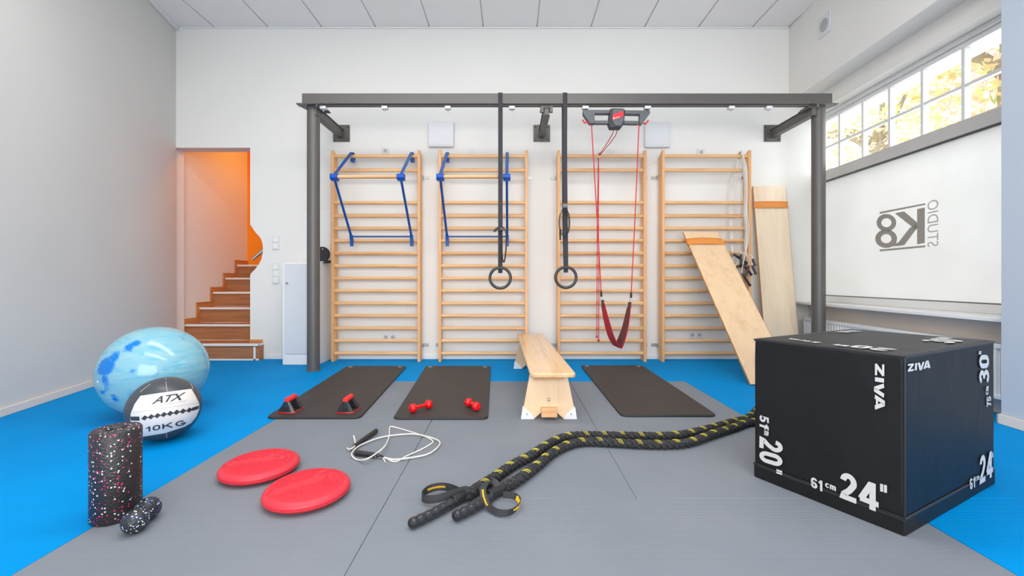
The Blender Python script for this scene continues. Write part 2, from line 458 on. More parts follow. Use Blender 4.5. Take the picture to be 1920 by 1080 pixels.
# ------------------------------------------------------------------ the room
YW = 4.79; HC = 3.72; YR = -3.0; SL = 0.045
def RX(x0, y): return x0+SL*(y-YW)            # right-hand planes lean a little
def LX(y): return -3.76+0.226*(YW-y)           # left wall line
# floor: slab with single mats
floor = struct('floor', box(B(), -4.2, 4.0, YR, 4.79, -0.16, -0.031), BASEF)
def mat_tile(x0, x1, y0, y1, m, cl=False):
    g = 0.0009; bm = B()
    xa0 = xa1 = x0+g
    if cl: xa0, xa1 = LX(y0)+0.002, LX(y1)+0.002
    xb0 = xb1 = x1-g
    if x1 > 3.2: xb0, xb1 = x1+SL*(y0-YW), x1+SL*(y1-YW)
    prism(bm, [(xa0, y0+g, -0.03), (xb0, y0+g, -0.03), (xb1, y1-g, -0.03), (xa1, y1-g, -0.03)], (0, 0, 0.03))
    obj('floor_mat', bm, m, floor, bevel=0.0016, segs=1)
for x0, x1, y0, y1 in ((-1.5, -.5, 2.73, 3.73), (-1.5, -.5, .73, 2.73), (-.5, .51, 2.73, 3.73), (-.5, .51, 1.73, 2.73),
                       (.51, 1.52, 1.73, 3.73), (-.5, 1.52, .73, 1.73), (-1.5, -.5, -1.27, .73), (-.5, .51, -1.27, .73), (.51, 1.52, -1.27, .73)):
    mat_tile(x0, x1, y0, y1, MGREY)
for y0, y1 in ((3.73, 4.79), (2.73, 3.73), (1.73, 2.73), (.73, 1.73), (-.27, .73), (-1.27, -.27)):
    mat_tile(-3.5, -1.5, y0, y1, MBLUE, True)
for x0, x1 in ((-1.5, .51), (.51, 2.52)): mat_tile(x0, x1, 3.73, 4.79, MBLUE)
mat_tile(2.52, 3.34, 3.73, 4.79, MBLUE)
for y0, y1 in ((1.73, 3.73), (-.27, 1.73), (-1.27, -.27)):
    mat_tile(1.52, 2.52, y0, y1, MBLUE); mat_tile(2.52, 3.34, y0, y1, MBLUE)
mat_tile(-3.5, 3.34, YR, -1.27, MBLUE, True)

# back wall with the stair opening and its wavy edge
def bx_(x): return (x-CX)/F*YW
def bz_(y): return H+(CY-y)/F*YW
wave = [(469, 277), (469, 421), (471.5, 424), (475, 430), (480, 437), (485, 442), (489.5, 448), (492, 456), (493, 465), (492.3, 476),
        (490, 486), (485, 496), (478, 505), (471, 512), (469, 517)]
pts = [(-4.05, HC+.1), (3.55, HC+.1), (3.55, 0), (bx_(469), 0)]+[(bx_(x), bz_(y)) for x, y in wave[::-1]]+[(-3.79, bz_(277)), (-3.79, 0), (-4.05, 0)]
struct('wall_back', prism(B(), [(x, YW, z) for x, z in pts], (0, 0.16, 0)), WHITE)
# left wall
lw_ = B(); prism(lw_, [(LX(YW), YW, -.16), (LX(YR), YR, -.16), (LX(YR)-.2, YR, -.16), (LX(YW)-.2, YW, -.16)], (0, 0, HC+.3)); struct('wall_left', lw_, DIMW)
# stairwell shell
sw_ = B(); box(sw_, -4.0, -3.83, YW+.16, 6.4, -.1, 3.4); struct('wall_stair_left', sw_, WHITE)
sw_ = B(); box(sw_, -4.0, -2.1, 6.2, 6.4, -.1, 3.4); struct('wall_stair_back', sw_, ORANGE)
sw_ = B(); box(sw_, -2.2, -2.05, YW+.16, 6.4, -.1, 3.4); struct('wall_stair_right', sw_, ORANGE)
sw_ = B(); box(sw_, -4.0, -2.05, YW+.14, 6.4, 3.35, 3.5); struct('ceiling_stair', sw_, WHITE)
# rear wall with its wide shop window opening (behind the camera)
rw_ = B(); box(rw_, -2.3, 3.0, YR-.2, YR, -.16, .3); box(rw_, -2.3, 3.0, YR-.2, YR, 3.2, HC+.1)
box(rw_, -2.3, -1.9, YR-.2, YR, .3, 3.2); box(rw_, 2.5, 3.0, YR-.2, YR, .3, 3.2); struct('wall_rear', rw_, WHITE)
# right wall: upper face, stepped lintel, pier, parapet
def rprism(bm, xi, xo, y0, y1, z0, z1):
    return prism(bm, [(RX(xi, y0), y0, z0), (RX(xo, y0), y0, z0), (RX(xo, y1), y1, z0), (RX(xi, y1), y1, z0)], (0, 0, z1-z0))
A_, B2, G_ = 3.12, 3.33, 3.476
YP = 2.63
r = B(); rprism(r, A_, 3.75, YR, YW, 2.88, HC+.1); rprism(r, B2, 3.75, YP, YW, 2.71, 2.88)
rprism(r, G_+.12, 3.75, YP, YW, 2.66, 2.71)
struct('wall_right', r, WHITE)
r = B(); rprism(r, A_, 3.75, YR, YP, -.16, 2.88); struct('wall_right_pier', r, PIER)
r = B(); rprism(r, 3.34, 3.75, YP, YW, -.16, .62); struct('wall_right_parapet', r, CREAM)
r = B(); rprism(r, 3.17, 3.56, YP, YW, .62, .645); struct('window_sill', r, TRIMW, .003)
# window
win = empty('window_1', (RX(G_, 3.6), 3.6, .645), None, None); win['kind'] = 'structure'
for k in ('label', 'category'):
    if k in win: del win[k]
f = B(); rprism(f, G_, G_+.09, YP, YW, .645, .715); obj('bottom_rail', f, FRAME, win, bevel=.004)
f = B(); rprism(f, G_-.02, G_+.12, YP, YW, 1.978, 2.085); obj('transom', f, TRANS, win, bevel=.003)
f = B(); rprism(f, G_-.004, G_+.10, YP, YW, 2.632, 2.672); rprism(f, G_-.03, G_+.12, YP, YW, 2.672, 2.71); obj('head_frame', f, FRAME, win, bevel=.004)
f = B(); rprism(f, G_, G_+.09, YW-.035, YW, .715, 1.978); rprism(f, G_, G_+.09, YP, YP+.05, .715, 1.978); obj('side_frame', f, FRAME, win)
f = B(); rprism(f, G_-.001, G_+.015, YP, YW, 1.965, 1.978); rprism(f, G_-.001, G_+.015, YP, YW, .715, .722); obj('gasket', f, DEVG, win)
mul = [4.503, 4.188, 3.877, 3.553, 3.216, 2.89]
for y in mul:
    f = B(); rprism(f, G_, G_+.05, y-.013, y+.013, 2.085, 2.632); obj('mullion', f, FRAME, win, bevel=.003)
f = B(); rprism(f, G_+.004, G_+.046, YP, YW, 2.337, 2.359); obj('glazing_bar', f, FRAME, win, bevel=.003)
ys = [YW]+mul+[YP]
for a, b in zip(ys, ys[1:]):
    for z0, z1 in ((2.085, 2.345), (2.35, 2.632)):
        f = B(); rprism(f, G_+.022, G_+.027, b+.002, a-.002, z0, z1); obj('pane', f, GLASS, win)
f = B(); rprism(f, G_+.02, G_+.026, YP+.04, YW-.03, .716, 1.977); frost = obj('frosted_pane', f, FROST, win, label='large frosted white pane')
# shade of the outside lettering, painted on the pane's inner side, so reversed
gp = V((RX(G_+.018, 3.6), 3.6, 1)); gn = V((1, -SL, 0)).normalized()
def plane_fn(p0, p1, p2, P, n, lift):
    a, b, c = (on_plane(*q, P, n)+n*lift for q in (p0, p1, p2))
    return lambda u, v: a+(b-a)*u+(c-a)*v
def pquad(q, P, n, lift=0.0):
    bm = B(); bm.faces.new([bm.verts.new(on_plane(x, y, P, n)+n*lift) for x, y in q]); return bm
lg = B()
# K
for q in (((1734, 389), (1719.5, 392), (1719.5, 458), (1734, 455.5)),
          ((1719.5, 417), (1719.5, 428), (1716, 430), (1678, 400), (1681, 399), (1695.5, 396.5)),
          ((1719.5, 419), (1719.5, 428), (1695.5, 459.5), (1681, 461.5), (1681, 459), (1706, 427))):
    merge(lg, pquad(q, gp, gn))
def ring_on(cx, cy, ro, ri, sy=1.05):
    bm = B(); N = 28
    o = [bm.verts.new(on_plane(cx+ro*math.cos(2*PI*k/N), cy+ro*sy*math.sin(2*PI*k/N), gp, gn)) for k in range(N)]
    i = [bm.verts.new(on_plane(cx+ri*math.cos(2*PI*k/N), cy+ri*sy*math.sin(2*PI*k/N), gp, gn)) for k in range(N)]
    for k in range(N): bm.faces.new((o[k], o[(k+1) % N], i[(k+1) % N], i[k]))
    return bm
merge(lg, ring_on(1662, 417.5, 18.5, 9.5, .88)); merge(lg, ring_on(1661.5, 447.5, 20.5, 10, .85))
merge(lg, pquad(((1655, 457), (1690, 455), (1690, 460.5), (1655, 464.2)), gp, gn, -.0008))
obj('logo_letters', lg, LOGO, frost, label='dark grey reversed letters K8')
lg = B(); merge(lg, pquad(((1649.5, 397.5), (1735, 381), (1735, 384), (1649.5, 401)), gp, gn)); merge(lg, pquad(((1649.5, 468), (1735, 460), (1735, 463.5), (1649.5, 471.5)), gp, gn))
obj('logo_bars', lg, LOGO, frost)
obj('logo_word', lettering('STUDIO', plane_fn((1738.8, 463.6), (1738.8, 377.5), (1759.5, 461), gp, gn, 0), 0), LOGOT, frost)
# baseboards and trims
b = B(); prism(b, [(LX(YW), YW, 0), (LX(YR), YR, 0), (LX(YR)+.015, YR, 0), (LX(YW)+.015, YW, 0)], (0, 0, .055)); struct('baseboard_left', b, CREAM, .003)
b = B(); box(b, -2.76, -2.39, YW-.014, YW, 0, .05); box(b, -2.0, 3.33, YW-.014, YW, 0, .05); struct('baseboard_back', b, TRIMW, .003)
b = B(); rprism(b, A_-.016, A_, YR, YP+.014, 0, .06); rprism(b, A_-.016, 3.33, YP, YP+.014, 0, .06); struct('baseboard_right', b, CREAM, .003)
b = B(); prism(b, [(LX(YW), YW, HC-.035), (LX(YR), YR, HC-.035), (LX(YR)+.035, YR, HC-.035), (LX(YW)+.035, YW, HC-.035)], (0, 0, .034)); struct('trim_1', b, TRIMW, .006)
b = B(); box(b, -3.7, 3.1, YW-.018, YW, HC-.016, HC-.001); struct('trim_2', b, TRIMW, .003)
# ceiling with boards
ceil = struct('ceiling', box(B(), -4.2, 3.9, YR-.2, YW+.16, HC+.014, HC+.15), TRIMW)
JX = [-.311+.603*k for k in range(-5, 6)]
xs = [-3.74]+JX+[3.11]
first = {}
for y0, y1 in ((3.59, YW), (2.39, 3.59)):
    for i, (a, b_) in enumerate(zip(xs, xs[1:])):
        bm = B(); lo0, lo1 = a+.006, a+.006
        hi0 = hi1 = b_-.006
        if i == 0: lo0, lo1 = LX(y0), LX(y1)-.02
        if lo0 > hi0-.05: lo0 = hi0-.05
        prism(bm, [(lo0, y0+.004, HC), (hi0, y0+.004, HC), (hi1, y1-.002, HC), (lo1, y1-.002, HC)], (0, 0, .013))
        obj('ceiling_board', bm, TILE, ceil, bevel=.003, segs=1)
bm = B(); box(bm, -3.4, 3.1, YR, 2.386, HC, HC+.013); obj('ceiling_board', bm, TILE, ceil)

# ------------------------------------------------------------------ outside
struct('ground', box(B(), 3.8, 30, -12, 30, -.3, -.15), PAVE)
struct('ground_rear', box(B(), -12, 14, -16, YR-.2, -.3, -.15), PAVE)
def tree(x, y, crown, n, seed, label):
    rnd = random.Random(seed)
    t = empty('tree', (x, y, -.15), label, 'tree', 'trees beyond the window')
    tube_pts = smoothpath([(x, y, -.15), (x+.1, y, 1.2), (x, y+.1, 2.6), (x-.1, y, 4.2)], 4)
    bm = B(); tube(bm, tube_pts, [.2-.1*i/len(tube_pts) for i in range(len(tube_pts))], 10); obj('trunk', bm, BARK, t)
    bm = B()
    for k in range(7):
        a = rnd.uniform(0, 2*PI); L = rnd.uniform(1.4, 2.6); s = V((x, y, rnd.uniform(2.2, 3.8)))
        e = s+V((math.cos(a)*L, math.sin(a)*L, rnd.uniform(.3, 1.5))); mid = (s+e)/2+V((0, 0, .25))
        p = smoothpath([s, mid, e], 4); tube(bm, p, [.085-.06*i/len(p) for i in range(len(p))], 7)
    obj('branch', bm, BARK, t)
    cz, rx, ry, rz = crown; me = bpy.data.meshes.new('foliage'); vs = []; fs = []
    for _ in range(n):
        while True:
            q = V((rnd.uniform(-1, 1), rnd.uniform(-1, 1), rnd.uniform(-1, 1)))
            if .25 < q.length < 1: break
        c = V((q.x*rx, q.y*ry, cz+.15+q.z*rz)); u = V((rnd.gauss(0, 1), rnd.gauss(0, 1), rnd.gauss(0, 1))).normalized(); vv = u.orthogonal().normalized()
        s = rnd.uniform(.04, .10); k = len(vs); bend = u.cross(vv)*s*.2
        vs += [c-u*s, c-vv*s*.55+bend, c+u*s, c+vv*s*.55+bend]; fs += [(k, k+1, k+2), (k, k+2, k+3)]
    me.from_pydata(vs, [], fs); me.materials.append(LEAF)
    o = bpy.data.objects.new('foliage', me); COL.objects.link(o); o.parent = t; o['kind'] = 'stuff'
tree(8.2, 9.4, (4.9, 2.2, 2.8, 2.2), 5200, 3, 'autumn tree with pale pink and yellow leaves, seen in the left upper panes')
tree(5.9, 4.9, (4.0, 1.3, 2.0, 1.6), 4200, 5, 'autumn tree with dark limbs, seen in the right upper panes')

# ------------------------------------------------------------------ staircase
st = empty('staircase', (-3.3, 4.7, 0), 'oak staircase with white nosings rising inside the orange stairwell', 'staircase')
RI, GO = .183, .24
ysn = [4.70]+[5.0+GO*k for k in range(5)]
for k, y in enumerate(ysn):
    x0, x1 = (-3.72, -2.775) if k == 0 else (-3.815, -2.3)
    z = RI*(k+1); y1 = YW+.0 if k == 0 else y+GO
    if k == 5: y1 = 6.19
    bm = B(); 
    if k == 0: box(bm, x0, x1, y, YW-.001, 0, z-.03); box(bm, -3.72, -2.95, YW-.001, 5.0, 0, z-.03)
    else: box(bm, x0, x1, y, y+.02, RI*k, z-.03)
    s = obj('riser', bm, OAK, st)
    bm = B()
    if k == 0: box(bm, x0, x1, y-.012, YW-.001, z-.03, z-.002); box(bm, -3.78, -2.94, YW, 5.0, z-.03, z-.002)
    else: box(bm, x0, x1, y-.01, y1, z-.03, z-.002)
    tr_ = obj('tread', bm, OAK, st)
    bm = B(); box(bm, x0, x1, y-.018, y+.03, z-.022, z+.001)
    if k == 0: box(bm, x1-.004, x1+.004, y, YW-.002, z-.022, z+.001); box(bm, x1-.06, x1-.035, y-.006, y, 0, z-.02); box(bm, x0, x1, y-.006, y, 0, .018)
    obj('nosing', bm, TRIMW, tr_, bevel=.002, label='white nosing')
# zigzag skirting on the stairwell wall
zz = []; sk = .065
zz.append((4.79, RI)); 
for k in range(1, 6):
    zz += [(ysn[k]-.055, RI*k+sk), (ysn[k]-.055, RI*(k+1)+sk)]
poly = [(4.79, RI-.02), (4.79, RI+sk)]+[p for p in zz[1:]]+[(6.19, RI*6+sk), (6.19, RI*6-.02)]
low = [(6.19, RI*6-.03)]
for k in range(5, 0, -1): low += [(ysn[k]+.01, RI*(k+1)-.03), (ysn[k]+.01, RI*k-.03)]
poly = [(4.96, RI-.03)]+[(4.96, RI+sk)]+zz[1:]+[(6.19, RI*6+sk)]+low
poly = [(min(max(a, 4.96), 6.19), b) for a, b in poly]
cl = [poly[0]]
for p in poly[1:]:
    if (V((p[0], p[1], 0))-V((cl[-1][0], cl[-1][1], 0))).length > 1e-4: cl.append(p)
bm = B(); prism(bm, [(-3.829, a, b) for a, b in cl], (.015, 0, 0)); obj('wall_skirting', bm, OAKL, st)
bm = B(); box(bm, bx_(469)+.001, -2.785, YW-.012, YW-.002, RI+.001, RI+.035); obj('skirting_cap', bm, OAKL, st)
hr = empty('handrail', (-3.2, 5.5, 1.1), 'brushed steel handrail end beside the wavy wall edge', 'handrail')
bm = B(); cyl(bm, (-3.335, 5.5, 1.15), (-3.0, 5.62, 1.50), .021, 16); obj('rail', bm, CHROME, hr)
bm = B(); cyl(bm, (-3.11, 5.58, 1.385), (-3.05, 6.2, 1.385), .009, 8); obj('bracket', bm, CHROME, hr)

# ------------------------------------------------------------------ cabinet by the column
cb = empty('corner_cabinet', (-2.2, 4.6, 0), 'low white boxed cabinet with a pale grey locked door behind the left column', 'cabinet')
bm = B(); box(bm, -2.382, -2.01, 4.45, YW-.001, 0, 1.07); obj('body', bm, TRIMW, cb, bevel=.003)
bm = B(); box(bm, -2.355, -2.03, 4.438, 4.449, .115, 1.055); d = obj('door', bm, GREYP, cb, bevel=.002)
bm = B(); lathe(bm, [(0, .012), (.012, .012), (.012, 0)], (-2.328, 4.438, .855), (0, -1, 0), 14); box(bm, -2.331, -2.325, 4.414, 4.43, .845, .865)
obj('lock', bm, CHROME, d)
bm = B(); box(bm, -2.375, -2.02, 4.444, 4.4495, .003, .108); obj('plinth', bm, TRIMW, cb, bevel=.002)
ap = obj('access_panel', box(B(), -2.33, -2.02, YW-.006, YW-.0005, 1.12, 1.652), TRIMW, bevel=.002, off=(-2.17, YW, 1.12)); tag(ap, 'flush white access panel in the wall above the low cabinet', 'panel')
dv = empty('desk_device', (-2.045, 4.62, 1.07), 'small black device with an upright round disc on top of the low cabinet', 'device')
bm = B(); box(bm, -2.12, -1.975, 4.55, 4.70, 1.0705, 1.10); obj('base', bm, BLK, dv, bevel=.006)
bm = B(); lathe(bm, [(0, 0), (.078, 0), (.082, .006), (.082, .022), (.078, .028), (0, .028)], (-2.045, 4.64, 1.165), (0, -1, 0), 32); dd = obj('disc', bm, BLK, dv)
bm = B(); lathe(bm, [(0, .031), (.006, .031), (.006, .027)], (-2.035, 4.64, 1.22), (0, -1, 0), 10); obj('rivet', bm, PRINT, dd)
bm = B(); box(bm, -2.09, -2.0, 4.549, 4.553, 1.075, 1.084); obj('base_strip', bm, PRINT, dv)

# ------------------------------------------------------------------ switches, sockets, plates on the wall
def wallbox(name, px, py, pw, ph, d, label, cat, m=PLATE, group=None):
    c = U(px, py, Y=YW); w_, h_ = pw*YW/F, ph*YW/F
    o = obj(name, box(B(), c.x-w_/2, c.x+w_/2, YW-d, YW-.0005, c.z-h_/2, c.z+h_/2), m, bevel=.003, off=(c.x, YW, c.z))
    return tag(o, label, cat, group), c
def socket(px, py, n, label):
    o, c = wallbox('wall_socket', px, py, 13.5*n, 13.5, .011, label, 'socket')
    for k in range(n):
        cx = c.x+(k-(n-1)/2)*.078
        bm = B(); lathe(bm, [(.021, .0), (.021, .0015), (.019, .0015), (.019, .0)], (cx, YW-.0115, c.z), (0, -1, 0), 20, True)
        lathe(bm, [(0, .0004), (.019, .0004)], (cx, YW-.0115, c.z), (0, -1, 0), 20)
        w_ = obj('socket_well', bm, SLOT, o)
        bm = B()
        for s in (-1, 1): lathe(bm, [(0, .001), (.0028, .001), (.0028, 0)], (cx+s*.009, YW-.0122, c.z), (0, -1, 0), 8)
        obj('hole', bm, BLK, w_)
socket(723, 283, 1, 'single white wall socket above the leftmost wall bars')
socket(1314, 286, 1, 'single white wall socket above the rightmost wall bars')
socket(730.5, 632, 2, 'double white wall socket low behind the leftmost wall bars')
socket(1304, 628, 2, 'double white wall socket low behind the rightmost wall bars')
def switch(px, py, n, label):
    o, c = wallbox('light_switch', px, py, 13, 13*n, .009, label, 'switch')
    for k in range(n):
        cz = c.z+(k-(n-1)/2)*.074
        bm = B(); box(bm, c.x-.029, c.x+.029, YW-.016, YW-.009, cz-.029, cz+.029); obj('rocker', bm, TRIMW, o, bevel=.003)
switch(517.5, 455.5, 2, 'upper white double light switch right of the stair opening')
switch(517.5, 513, 3, 'lower white triple light switch right of the stair opening')
for px, py, lb in ((884.5, 284, 'round white blanking cover above the second wall bars from the left'), (1143, 286, 'round white blanking cover above the third wall bars, behind the red cord')):
    c = U(px, py, Y=YW); bm = B(); lathe(bm, [(0, .005), (.036, .004), (.04, 0)], (c.x, YW-.0005, c.z), (0, -1, 0), 28)
    tag(obj('cover_plate', bm, PLATE, off=(c.x, YW, c.z)), lb, 'cover')
for px, py, lb in ((826.5, 251, 'flat square white wall panel between left and middle beam brackets'), (1233.5, 252, 'flat square white wall panel beside the sling device, with a thin cable')):
    c = U(px, py, Y=YW-.05)
    p = empty('panel_speaker', (c.x, YW, c.z), lb, 'panel')
    bm = B(); box(bm, c.x-.14, c.x+.14, YW-.05, YW-.018, c.z-.14, c.z+.14); obj('front_panel', bm, PLATE, p, bevel=.006)
    bm = B(); box(bm, c.x-.12, c.x+.12, YW-.018, YW-.0005, c.z-.12, c.z+.12); obj('back_frame', bm, SLOT, p)
    bm = B(); box(bm, c.x-.118, c.x+.118, YW-.052, YW-.0495, c.z-.118, c.z+.118); obj('grille', bm, PLATE, p, bevel=.001)
    if px > 1000:
        bm = B(); tube(bm, smoothpath([(c.x+.06, YW-.02, c.z-.13), (c.x+.062, YW-.006, c.z-.17), (c.x+.064, YW-.006, c.z-.30)], 4), .003, 6); obj('cable', bm, TRIMW, p)
        bm = B(); box(bm, c.x-.03, c.x+.066, YW-.007, YW-.0005, c.z-.30, c.z-.294); obj('cable_channel', bm, TRIMW, p)
vy, vz = 4.2, 3.395; vx = RX(A_, vy)
vn = empty('wall_vent', (vx, vy, vz), 'square white vent plate with round grey grille high on the right wall', 'vent')
n_ = V((-1, SL, 0)).normalized(); t_ = V((SL, 1, 0)).normalized()
obj('plate', obox(B(), V((vx, vy, vz))+n_*.006, t_*.085, n_*.006, (0, 0, .10)), PLATE, vn, bevel=.004)
bm = B(); lathe(bm, [(0, 0), (.05, 0), (.058, .006), (.062, 0)], V((vx, vy, vz))+n_*.0125, n_, 28); obj('grille', bm, SLOT, vn)

# ------------------------------------------------------------------ radiator under the window
ra = empty('radiator', (RX(3.25, 3.7), 3.7, .12), 'long white ribbed panel radiator under the frosted window', 'radiator')
bm = B(); N = 52; ya, yb = 2.72, 4.66
prof = []
for i in range(N):
    y = ya+(yb-ya)*i/N; dy = (yb-ya)/N
    for a, o_ in ((.08, 0), (.2, .012), (.55, .012), (.67, 0)): prof.append((y+dy*a, o_))
lo = [bm.verts.new((RX(3.215, y)+o_, y, .15)) for y, o_ in prof]; hi = [bm.verts.new((RX(3.215, y)+o_, y, .45)) for y, o_ in prof]
for i in range(len(prof)-1): bm.faces.new((lo[i], lo[i+1], hi[i+1], hi[i]))
obj('ribbed_front', bm, TRIMW, ra)
bm = B(); rprism(bm, 3.21, 3.235, ya-.012, yb+.012, .445, .475); rprism(bm, 3.21, 3.235, ya-.012, yb+.012, .12, .15); obj('front_rim', bm, TRIMW, ra, bevel=.004)
bm = B(); rprism(bm, 3.21, 3.31, yb+.002, yb+.014, .12, .475); obj('side_cover', bm, TRIMW, ra, bevel=.003)
bm = B(); rprism(bm, 3.21, 3.31, ya-.014, ya-.002, .12, .475); obj('side_cover', bm, TRIMW, ra, bevel=.003)
bm = B(); rprism(bm, 3.29, 3.31, ya, yb, .12, .47)
for i in range(60):
    y = ya+.01+(yb-ya-.02)*i/60; rprism(bm, 3.235, 3.29, y, y+.01, .465, .474)
obj('top_grille', bm, TRIMW, ra)
bm = B(); rprism(bm, 3.31, 3.34, 3.0, 3.06, .2, .42); obj('wall_bracket', bm, TRIMW, ra)
bm = B(); rprism(bm, 3.31, 3.34, 4.3, 4.36, .2, .42); obj('wall_bracket', bm, TRIMW, ra)

# ------------------------------------------------------------------ training rig
rg = empty('training_rig', (.5, 4.2, 0), 'dark grey steel beam frame on two round columns in front of the wall bars', 'steel frame')
YB0, YB1 = 4.08, 4.165
bm = B(); box(bm, -2.0, 3.075, YB0, YB1, 2.572, 2.672); obj('beam', bm, STEEL, rg, bevel=.004)
bm = B(); box(bm, -1.83, 2.9, 4.10, 4.145, 2.562, 2.572); obj('rail', bm, STEEL, rg, bevel=.002)
for cx_, lab in ((-1.93, 0), (3.005, 1)):
    bm = B(); cyl(bm, (cx_, 4.17, .006), (cx_, 4.17, 2.565), .059, 40); obj('column', bm, STEEL, rg)
    bm = B(); lathe(bm, [(0, 0), (.064, 0), (.064, .012), (.059, .016), (0, .016)], (cx_, 4.17, 0), seg=40); obj('foot_ring', bm, STEEL, rg)
    s = -1 if cx_ < 0 else 1
    bm = B(); prism(bm, [(cx_-s*.12, 4.05, 2.56), (cx_+s*.115, 4.06, 2.56), (cx_+s*.115, 4.10, 2.56), (cx_+s*.06, 4.29, 2.56), (cx_-s*.12, 4.29, 2.56)], (0, 0, .012)); tp = obj('top_plate', bm, STEEL, rg, bevel=.002)
    for ax, ay in ((-s*.075, 4.075), (s*.1, 4.085), (-s*.09, 4.25)):
        bm = B(); lathe(bm, [(0, -.014), (.008, -.014), (.008, 0)], (cx_+ax, ay, 2.56), seg=6); obj('bolt', bm, CHROME, tp)
for ax in (-1.90, .345, 2.93):
    wx = ax
    bm = B(); box(bm, wx-.093, wx+.093, YW-.012, YW-.0005, 2.436, 2.624); pl = obj('wall_plate', bm, STEEL, rg, bevel=.002)
    for sx_ in (-1, 1):
        for sz in (-1, 1):
            bm = B(); lathe(bm, [(0, .012), (.009, .012), (.010, 0)], (wx+sx_*.07, YW-.012, 2.53+sz*.07), (0, -1, 0), 6); obj('bolt', bm, STEEL, pl)
    bm = B()
    for z0, z1, hw in ((2.478, 2.486, .032), (2.486, 2.562, .022), (2.562, 2.57, .032)): box(bm, wx-hw, wx+hw, 4.12, YW-.012, z0, z1)
    obj('arm', bm, STEEL, rg, bevel=.002)
    bm = B(); box(bm, wx-.058, wx+.058, 4.11, 4.24, 2.545, 2.572)
    if ax == .345: box(bm, wx-.058, wx-.03, 4.10, 4.13, 2.50, 2.56); box(bm, wx+.03, wx+.058, 4.10, 4.13, 2.50, 2.56)
    obj('arm_clamp', bm, STEEL, rg, bevel=.002)
for px in (607, 722, 840, 960, 1370, 1440):
    x = (px-CX)/F*4.13
    bm = B(); box(bm, x-.028, x+.028, 4.10, 4.15, 2.534, 2.562); t = obj('trolley', bm, PRINT, rg, bevel=.004, label='white trolley')
    bm = B(); lathe(bm, [(0, 0), (.006, 0), (.006, .02), (0, .02)], (x, 4.125, 2.515), seg=8); obj('eyelet', bm, CHROME, t)

# ------------------------------------------------------------------ wall bars
RZ = [2.23, 2.08, 1.726]+[1.583-.136*k for k in range(12)]
def make_bars(cx_, label):
    t = empty('wall_bars', (cx_, 4.66, 0), label, 'wall bars', 'wooden wall bars along the back wall')
    W = .965/2
    for s in (-1, 1):
        xo = cx_+s*W; xi = xo-s*.03
        x0, x1 = min(xo, xi), max(xo, xi)
        bm = B(); prism(bm, [(x0, 4.61, 0), (x0, 4.725, 0), (x0, 4.725, 2.235), (x0, 4.66, 2.27), (x0, 4.625, 2.29), (x0, 4.61, 2.29)], (x1-x0, 0, 0))
        obj('upright', bm, BEECH_Z, t, bevel=.003)
        for z in (2.03, .158):
            bm = B(); xa = xo+s*.001
            box(bm, min(xa, xa+s*.004), max(xa, xa+s*.004), 4.70, YW-.001, z-.018, z+.018)
            box(bm, min(xa, xa+s*.06), max(xa, xa+s*.06), YW-.005, YW-.001, z-.018, z+.018)
            br = obj('wall_bracket', bm, CHROME, t, bevel=.001)
            bm = B(); lathe(bm, [(0, .006), (.008, .005), (.009, 0)], (xa+s*.045, YW-.005, z), (0, -1, 0), 10); obj('screw', bm, CHROME, br)
    for i, z in enumerate(RZ):
        bm = B(); N = 14; L = W-.028
        yc = 4.645 if i else 4.635
        a = [bm.verts.new((cx_-L, yc+.016*math.cos(2*PI*k/N), z+.021*math.sin(2*PI*k/N))) for k in range(N)]
        b_ = [bm.verts.new((cx_+L, yc+.016*math.cos(2*PI*k/N), z+.021*math.sin(2*PI*k/N))) for k in range(N)]
        for k in range(N): bm.faces.new((a[k], a[(k+1) % N], b_[(k+1) % N], b_[k]))
        bm.faces.new(a); bm.faces.new(b_)
        obj('rung', bm, BEECH_X, t)
    return t
wb = make_bars(-1.4635, 'leftmost wooden wall bars, beside the left column, with a blue bar frame hung on it')
for cx_, lb in ((-.3015, 'wooden wall bars second from the left, behind the left gym ring'),
                (.9845, 'wooden wall bars third from the left, behind the red sling ropes'),
                (2.115, 'rightmost wooden wall bars, with a plywood board leaning on them')):
    c = copy_tree(wb); c.location.x = cx_; c['label'] = lb

# blue pull-up bar frames hooked on the bars
def make_frame(x0, label):
    W = .647; t = empty('pull_up_frame', (x0+W/2, 4.4, 1.27), label, 'pull-up bar', 'blue bar frames hooked on the wall bars')
    yb, zb = 4.15, 1.89
    bm = B(); cyl(bm, (x0-.03, yb, zb), (x0+W+.03, yb, zb), .0185, 20); obj('wooden_bar', bm, BEECH_X, t)
    for s in (0, 1):
        x = x0+W*s
        bm = B(); lathe(bm, [(.0195, -.036), (.03, -.036), (.03, .036), (.0195, .036)], (x, yb, zb), (1, 0, 0), 20, True)
        box(bm, x-.034, x+.034, yb-.003, yb+.034, zb-.036, zb-.012)
        cp = obj('bar_cup', bm, BLUEC, t)
        bm = B(); ribbon(bm, [(x, yb+.01, zb+.028), (x, 4.60, 2.262), (x, 4.64, 2.262), (x, 4.665, 2.24), (x, 4.665, 2.185)], (1, 0, 0), .032, .006); obj('upper_arm', bm, BLUE, t)
        bm = B(); box(bm, x-.018, x+.018, 4.605, 4.662, 2.165, 2.20); obj('hook_pad', bm, BLUE, t, bevel=.003)
        bm = B(); cyl(bm, (x, yb+.01, zb-.03), (x, 4.585, 1.36), .0125, 12); obj('lower_brace', bm, BLUE, t)
        bm = B(); ribbon(bm, [(x, 4.585, 1.37), (x, 4.60, 1.32), (x, 4.605, 1.25)], (1, 0, 0), .034, .024); obj('foot', bm, BLUE, t, bevel=.003)
    bm = B(); cyl(bm, (x0, 4.575, 1.352), (x0+W, 4.575, 1.352), .0085, 12); obj('cross_tube', bm, BLUE, t)
    return t
pf = make_frame(-1.717, 'blue steel frame with a wooden pull-up bar hooked on the leftmost wall bars')
